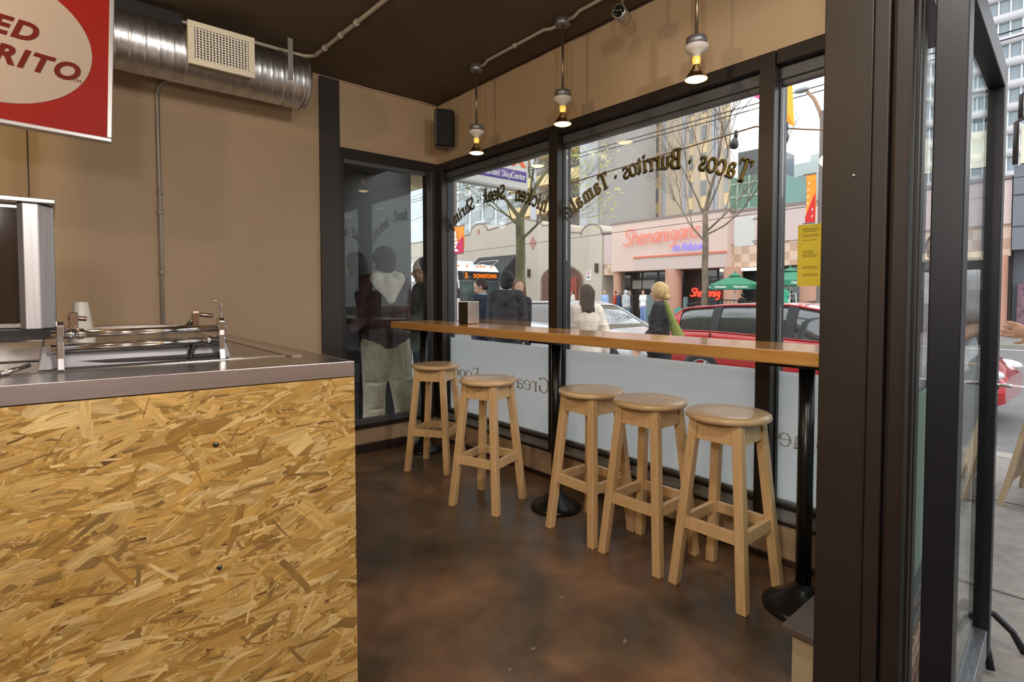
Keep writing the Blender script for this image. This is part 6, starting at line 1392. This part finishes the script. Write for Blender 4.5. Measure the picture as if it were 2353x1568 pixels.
    if collar:
        a = MB(); capsule(a, up(V(-.02,-.045,1.50)), up(V(-.02,.045,1.50)), .030*s, .030*s, (1,0,0), 1.5); blob(sh_(a), 'collar', mat('collar_%d' % collar[0], collar, .8), t, vox, 2)
    # ---- hair
    kind, hcol = hair; hm = mat('hair_%d_%d' % (hcol[0],hcol[1]), hcol, .5, var=.35, scale=30, stretch=(3,3,.6), bump=.7, bscale=60); a = MB()
    if kind != 'none':
        ellipsoid(a, hc+HM @ V(-.018,0,.038), [.100*s,.088*s,.098*s], HM)
        if kind == 'short': ellipsoid(a, hc+HM @ V(-.045,0,-.01), [.072*s,.078*s,.072*s], HM)
        if kind == 'bushy': ellipsoid(a, hc+HM @ V(-.03,0,.04), [.112*s,.100*s,.105*s], HM); ellipsoid(a, hc+HM @ V(-.045,0,-.03), [.080*s,.088*s,.075*s], HM)
        if kind == 'long':
            capsule(a, hc+HM @ V(-.035,0,.02), up(V(-.075,0,1.44)), .090*s, .065*s, (0,1,0), 1.12)
            for sd in (1,-1): capsule(a, hc+HM @ V(-.02,.072*sd,.0), up(V(-.05,.075*sd,1.43)), .032*s, .028*s)
            for q in range(5): capsule(a, up(V(-.08,(q-2)*.03,1.46)), up(V(-.085,(q-2)*.042,1.36+.015*(q%2))), .026*s, .010*s)
        if kind == 'curly':
            rr_ = random.Random(5)
            for q in range(34):
                an = rr_.uniform(PI*.42,PI*1.58); zz = rr_.uniform(-.17,.10); r0 = .095-.05*max(0,zz)/.1
                ellipsoid(a, hc+HM @ V(r0*math.cos(an)-.01, r0*math.sin(an)*.95, zz+.01), [.032*s,.032*s,.036*s], HM, 8, 6)
        if kind == 'bun': ellipsoid(a, hc+HM @ V(-.03,0,.01), [.112*s,.098*s,.112*s], HM); capsule(a, hc+HM @ V(-.07,0,-.03), hc+HM @ V(-.115,.02,-.07), .060*s, .038*s); capsule(a, hc+HM @ V(-.11,-.02,-.05), hc+HM @ V(-.15,-.05,-.08), .024*s, .008*s)
        # carve face free by pushing verts in front of the face back
        HI = HM.inverted()
        nv = []
        for v in a.v:
            q = HI @ (Vector(v)-hc)
            if q.x > .050*s and q.z < .070*s and abs(q.y) < .085*s: q.x = .050*s-(q.x-.050*s)*.3
            w2 = HM @ q; nv.append(tuple(w2+hc))
        a.v = nv
        blob(sh_(a), 'hair', hm, t, min(vox,.010) if not far else vox, 2)
    if extras: extras(t, s, up, J, dz, V)
    return t
FWD = -PI/2   # walking along the street towards the right of the picture
def shoulder_bag(col):
    def f(t, s, up, J, dz, V):
        a = MB(); capsule(a, up(V(-.06,.20,1.42))+dz, up(V(-.14,.25,1.05))+dz, .022, .07, (1,0,0), 1.8); capsule(a, up(V(-.14,.25,1.05))+dz, up(V(-.16,.25,.86))+dz, .07, .10, (1,0,0), 1.7); blob(a, 'shoulder_bag', mat('bag_%d' % col[0], col, .8, bump=.4, bscale=30), t, .012, 3)
    return f
person('person in a pale cream jacket with long dark hair walking away past the middle window', 4.58, 4.10, math.radians(62), 1.58, legs=((.30,.1),(-.25,.3)), arms=((.05,.06,.12),(-.25,.30,.25)), head=(.35,.05), top='coat', tcol=(222,208,196), pcol=(70,92,140), hair=('long',(52,38,34)), fem=True, vox=.0095, lenf=-.06)
person('person with curly reddish brown hair and black coat facing the window, behind the hooded person', 4.98, 5.72, math.radians(-105), 1.66, legs=((.25,.1),(-.22,.3)), arms=((-.15,.10,.1),(.05,.42,.15)), head=(-.15,0), top='coat', tcol=(34,36,42), pcol=(34,38,50), hair=('curly',(126,84,58)), fem=True, vox=.0095)
person('person in a dark charcoal hooded sweatshirt with black hair, back to the window', 4.42, 5.30, math.radians(42), 1.74, legs=((.10,0),(-.10,.1)), arms=((.05,.14,.15),(.0,.14,.10)), head=(.1,0), top='hoodie', tcol=(52,50,54), pcol=(46,50,62), hair=('bushy',(18,16,17)), vox=.0095, collar=(226,222,220))
person('person in a navy blazer with short dark hair looking down, beside the bus', 4.80, 6.32, math.radians(112), 1.70, legs=((.2,0),(-.2,.2)), arms=((.3,.08,.6),(.1,.1,.2)), head=(.5,.42), top='jacket', tcol=(44,52,68), pcol=(36,40,60), hair=('short',(52,34,28)), vox=.0095, lenf=.02, collar=(170,190,220))
person('person with blond hair and dark jacket carrying a green shoulder bag', 5.30, 3.62, math.radians(118), 1.60, legs=((.2,0),(-.2,.2)), arms=((.15,.10,.5),(.25,.10,.5)), head=(-.35,.05), top='jacket', tcol=(42,42,46), pcol=(30,30,32), ptype='skirt', hair=('bun',(202,166,112)), fem=True, vox=.0095, lenf=.05, extras=None)
bt = thing('shoulder_bag', 'green cloth shoulder bag hanging behind the blond person', 'bag', (5.22,3.40,.5), math.radians(30))
a = MB(); capsule(a, (-.02,.08,.74), (.02,-.02,.46), .016, .035, (0,1,.3), 1.3); capsule(a, (.02,-.02,.46), (.04,-.09,.26), .035, .055, (0,1,.3), 1.5); blob(a, 'bag_body', mat('bag_green', (128,136,72), .85, bump=.4, bscale=30), bt, .012, 3)
# orange bag low behind the middle mullion
t = thing('orange_bag', 'orange red bag below the bar between the mullion and the pale jacket person', 'bag', (4.80,4.75,.38), .3)
a = MB(); capsule(a, (0,-.12,.05), (0,.12,.05), .12, .12, (0,0,1), 1.2); blob(a, 'bag_body', mat('bag_orange', (236,84,52), .8, bump=.4, bscale=30), t, .012, 3); a = MB(); a.tube([(0,-.12,.15),(0,-.06,.36),(0,.06,.36),(0,.12,.15)], .01, 6); a.build('strap', MATS['bag_orange'], t)
# beside the side window
person('person in a maroon jacket with pale hood and baggy khaki trousers outside the side window', 2.36, 4.58, math.radians(85), 1.88, lean=.04, legs=((.10,.05),(-.34,.10)), arms=((.2,.10,.9),(.2,.10,.9)), head=(.1,.05), top='hoodie', tcol=(62,40,42), pcol=(168,158,138), baggy=2.2, hood='pale', hair=('bushy',(34,28,26)), vox=.009, lenf=-.02)
person('person with very long black hair standing in the dark behind the side window', 2.27, 5.02, math.radians(120), 1.86, head=(.1,0), top='jacket', tcol=(26,22,24), pcol=(24,24,26), hair=('long',(14,12,12)), vox=.010)
person('person in profile with short dark hair at the right edge of the side window', 2.93, 4.83, math.radians(165), 1.82, arms=((.3,.1,.8),(.3,.1,.8)), head=(0,.1), top='jacket', tcol=(70,74,62), pcol=(34,34,40), hair=('short',(46,36,30)), vox=.009)
# bending person outside the door
person('person in a white t-shirt leaning forward outside the return window', 4.56, .875, math.radians(172), 1.86, lean=.10, legs=((.1,.1),(-.1,.1)), arms=((.10,.04,1.3),(.10,.04,1.3)), head=(0,.3), top='tshirt', tcol=(214,214,226), pcol=(52,56,66), hair=('short',(40,30,24)), vox=.009, sleeve='short', lenf=.05, skin=SKIN2)
# hand entering at the right edge
person('person passing at the right edge, only a hand in view', 4.05, -.02, math.radians(90), 1.76, legs=((.1,0),(-.1,.1)), arms=((.5,.02,1.25),(-.2,.1,.2)), top='jacket', tcol=(58,56,64), pcol=(50,60,80), vox=.0095)
# across the street
FG = 'people waiting on the far sidewalk'
far = [(24.5,23.0,2.6,'person in a white jacket far across the street beside the cream building',dict(top='jacket',tcol=(226,224,220),pcol=(60,56,52),hair=('short',(50,40,34)))),
 (24.0,20.05,3.3,'person in a blue shirt and open dark jacket at the far building corner',dict(top='jacket',tcol=(150,178,220),pcol=(110,140,190),hair=('none',(1,1,1)))),
 (24.3,19.55,2.2,'person in a red sweater with red hair in the far group',dict(top='shirt',tcol=(200,70,50),pcol=(70,100,150),hair=('short',(150,60,40)))),
 (24.0,19.05,2.2,'person in a navy jacket and blue jeans with back turned in the far group',dict(top='jacket',tcol=(48,56,82),pcol=(70,104,160),hair=('short',(150,130,110)))),
 (24.3,18.5,2.8,'person in black beside the far group',dict(top='jacket',tcol=(40,38,44),pcol=(52,58,78),hair=('short',(40,30,26)))),
 (22.05,17.05,-1.7,'person in a grey hooded sweater walking on the far sidewalk',dict(top='hoodie',tcol=(176,180,184),pcol=(84,112,124),hair=('none',(1,1,1)),hood='up',legs=((.25,.1),(-.25,.2)))),
 (23.8,17.28,3.2,'person in a white polo shirt and blue jeans by the dark restaurant door',dict(top='tshirt',tcol=(232,234,240),pcol=(126,150,196),hair=('short',(40,32,28)),sleeve='short',shoes=(220,220,220))),
 (23.4,11.7,1.2,'person in black sitting on the restaurant patio',dict(top='jacket',tcol=(40,40,44),pcol=(40,40,46),hair=('short',(28,24,22)),H=1.55))]
for (x_, y_, rz_, lb_, kw) in far:
    H_ = kw.pop('H', 1.74); person(lb_, x_, y_, rz_, H_, vox=.022, z=ZS-.02, **kw)
t = thing('duffel_bag', 'black wheeled bag standing by the far group', 'bag', (23.9,18.6,ZS-.02)); a = MB(); a.bbox((-.15,-.25,.05),(.15,.25,.75), .06); a.build('bag_body', mat('bag_black', (44,44,48), .8), t)
# ================================================================ details that belong to a part become its sub-parts
def under(child_names, part_name):
    for o in list(bpy.data.objects):
        if o.name.split('.')[0] not in child_names or not o.parent or o.parent.type != 'EMPTY': continue
        ps = [c_ for c_ in o.parent.children if c_.name.split('.')[0] == part_name]
        if ps and ps[0] is not o: o.parent = ps[0]
under(('eyes','pupils','mouth','glasses'), 'body'); under(('hood','collar'), 'jacket'); under(('hood','collar'), 'hoodie'); under(('hood','collar'), 'coat')
under(('louvre_grid','grille_void'), 'grille_frame'); under(('bulb_neck','reflector','bulb_face'), 'lamp_holder'); under(('frosted_film',), 'glass_pane'); under(('film_lettering',), 'glass_pane')
under(('door_lock','lock_plate'), 'lock_stile'); under(('trademark',), 'oval'); under(('lens',), 'housing'); under(('marker_lights',), 'body'); under(('leaf_print',), 'cloth'); under(('vent_cap',), 'canopy')
for t_ in bpy.data.objects:
    if t_.name.startswith('hanging_sign'):
        ov = [c_ for c_ in t_.children if c_.name.startswith('oval')]
        for c_ in list(t_.children):
            if c_.name.startswith('lettering'): c_.parent = ov[0]
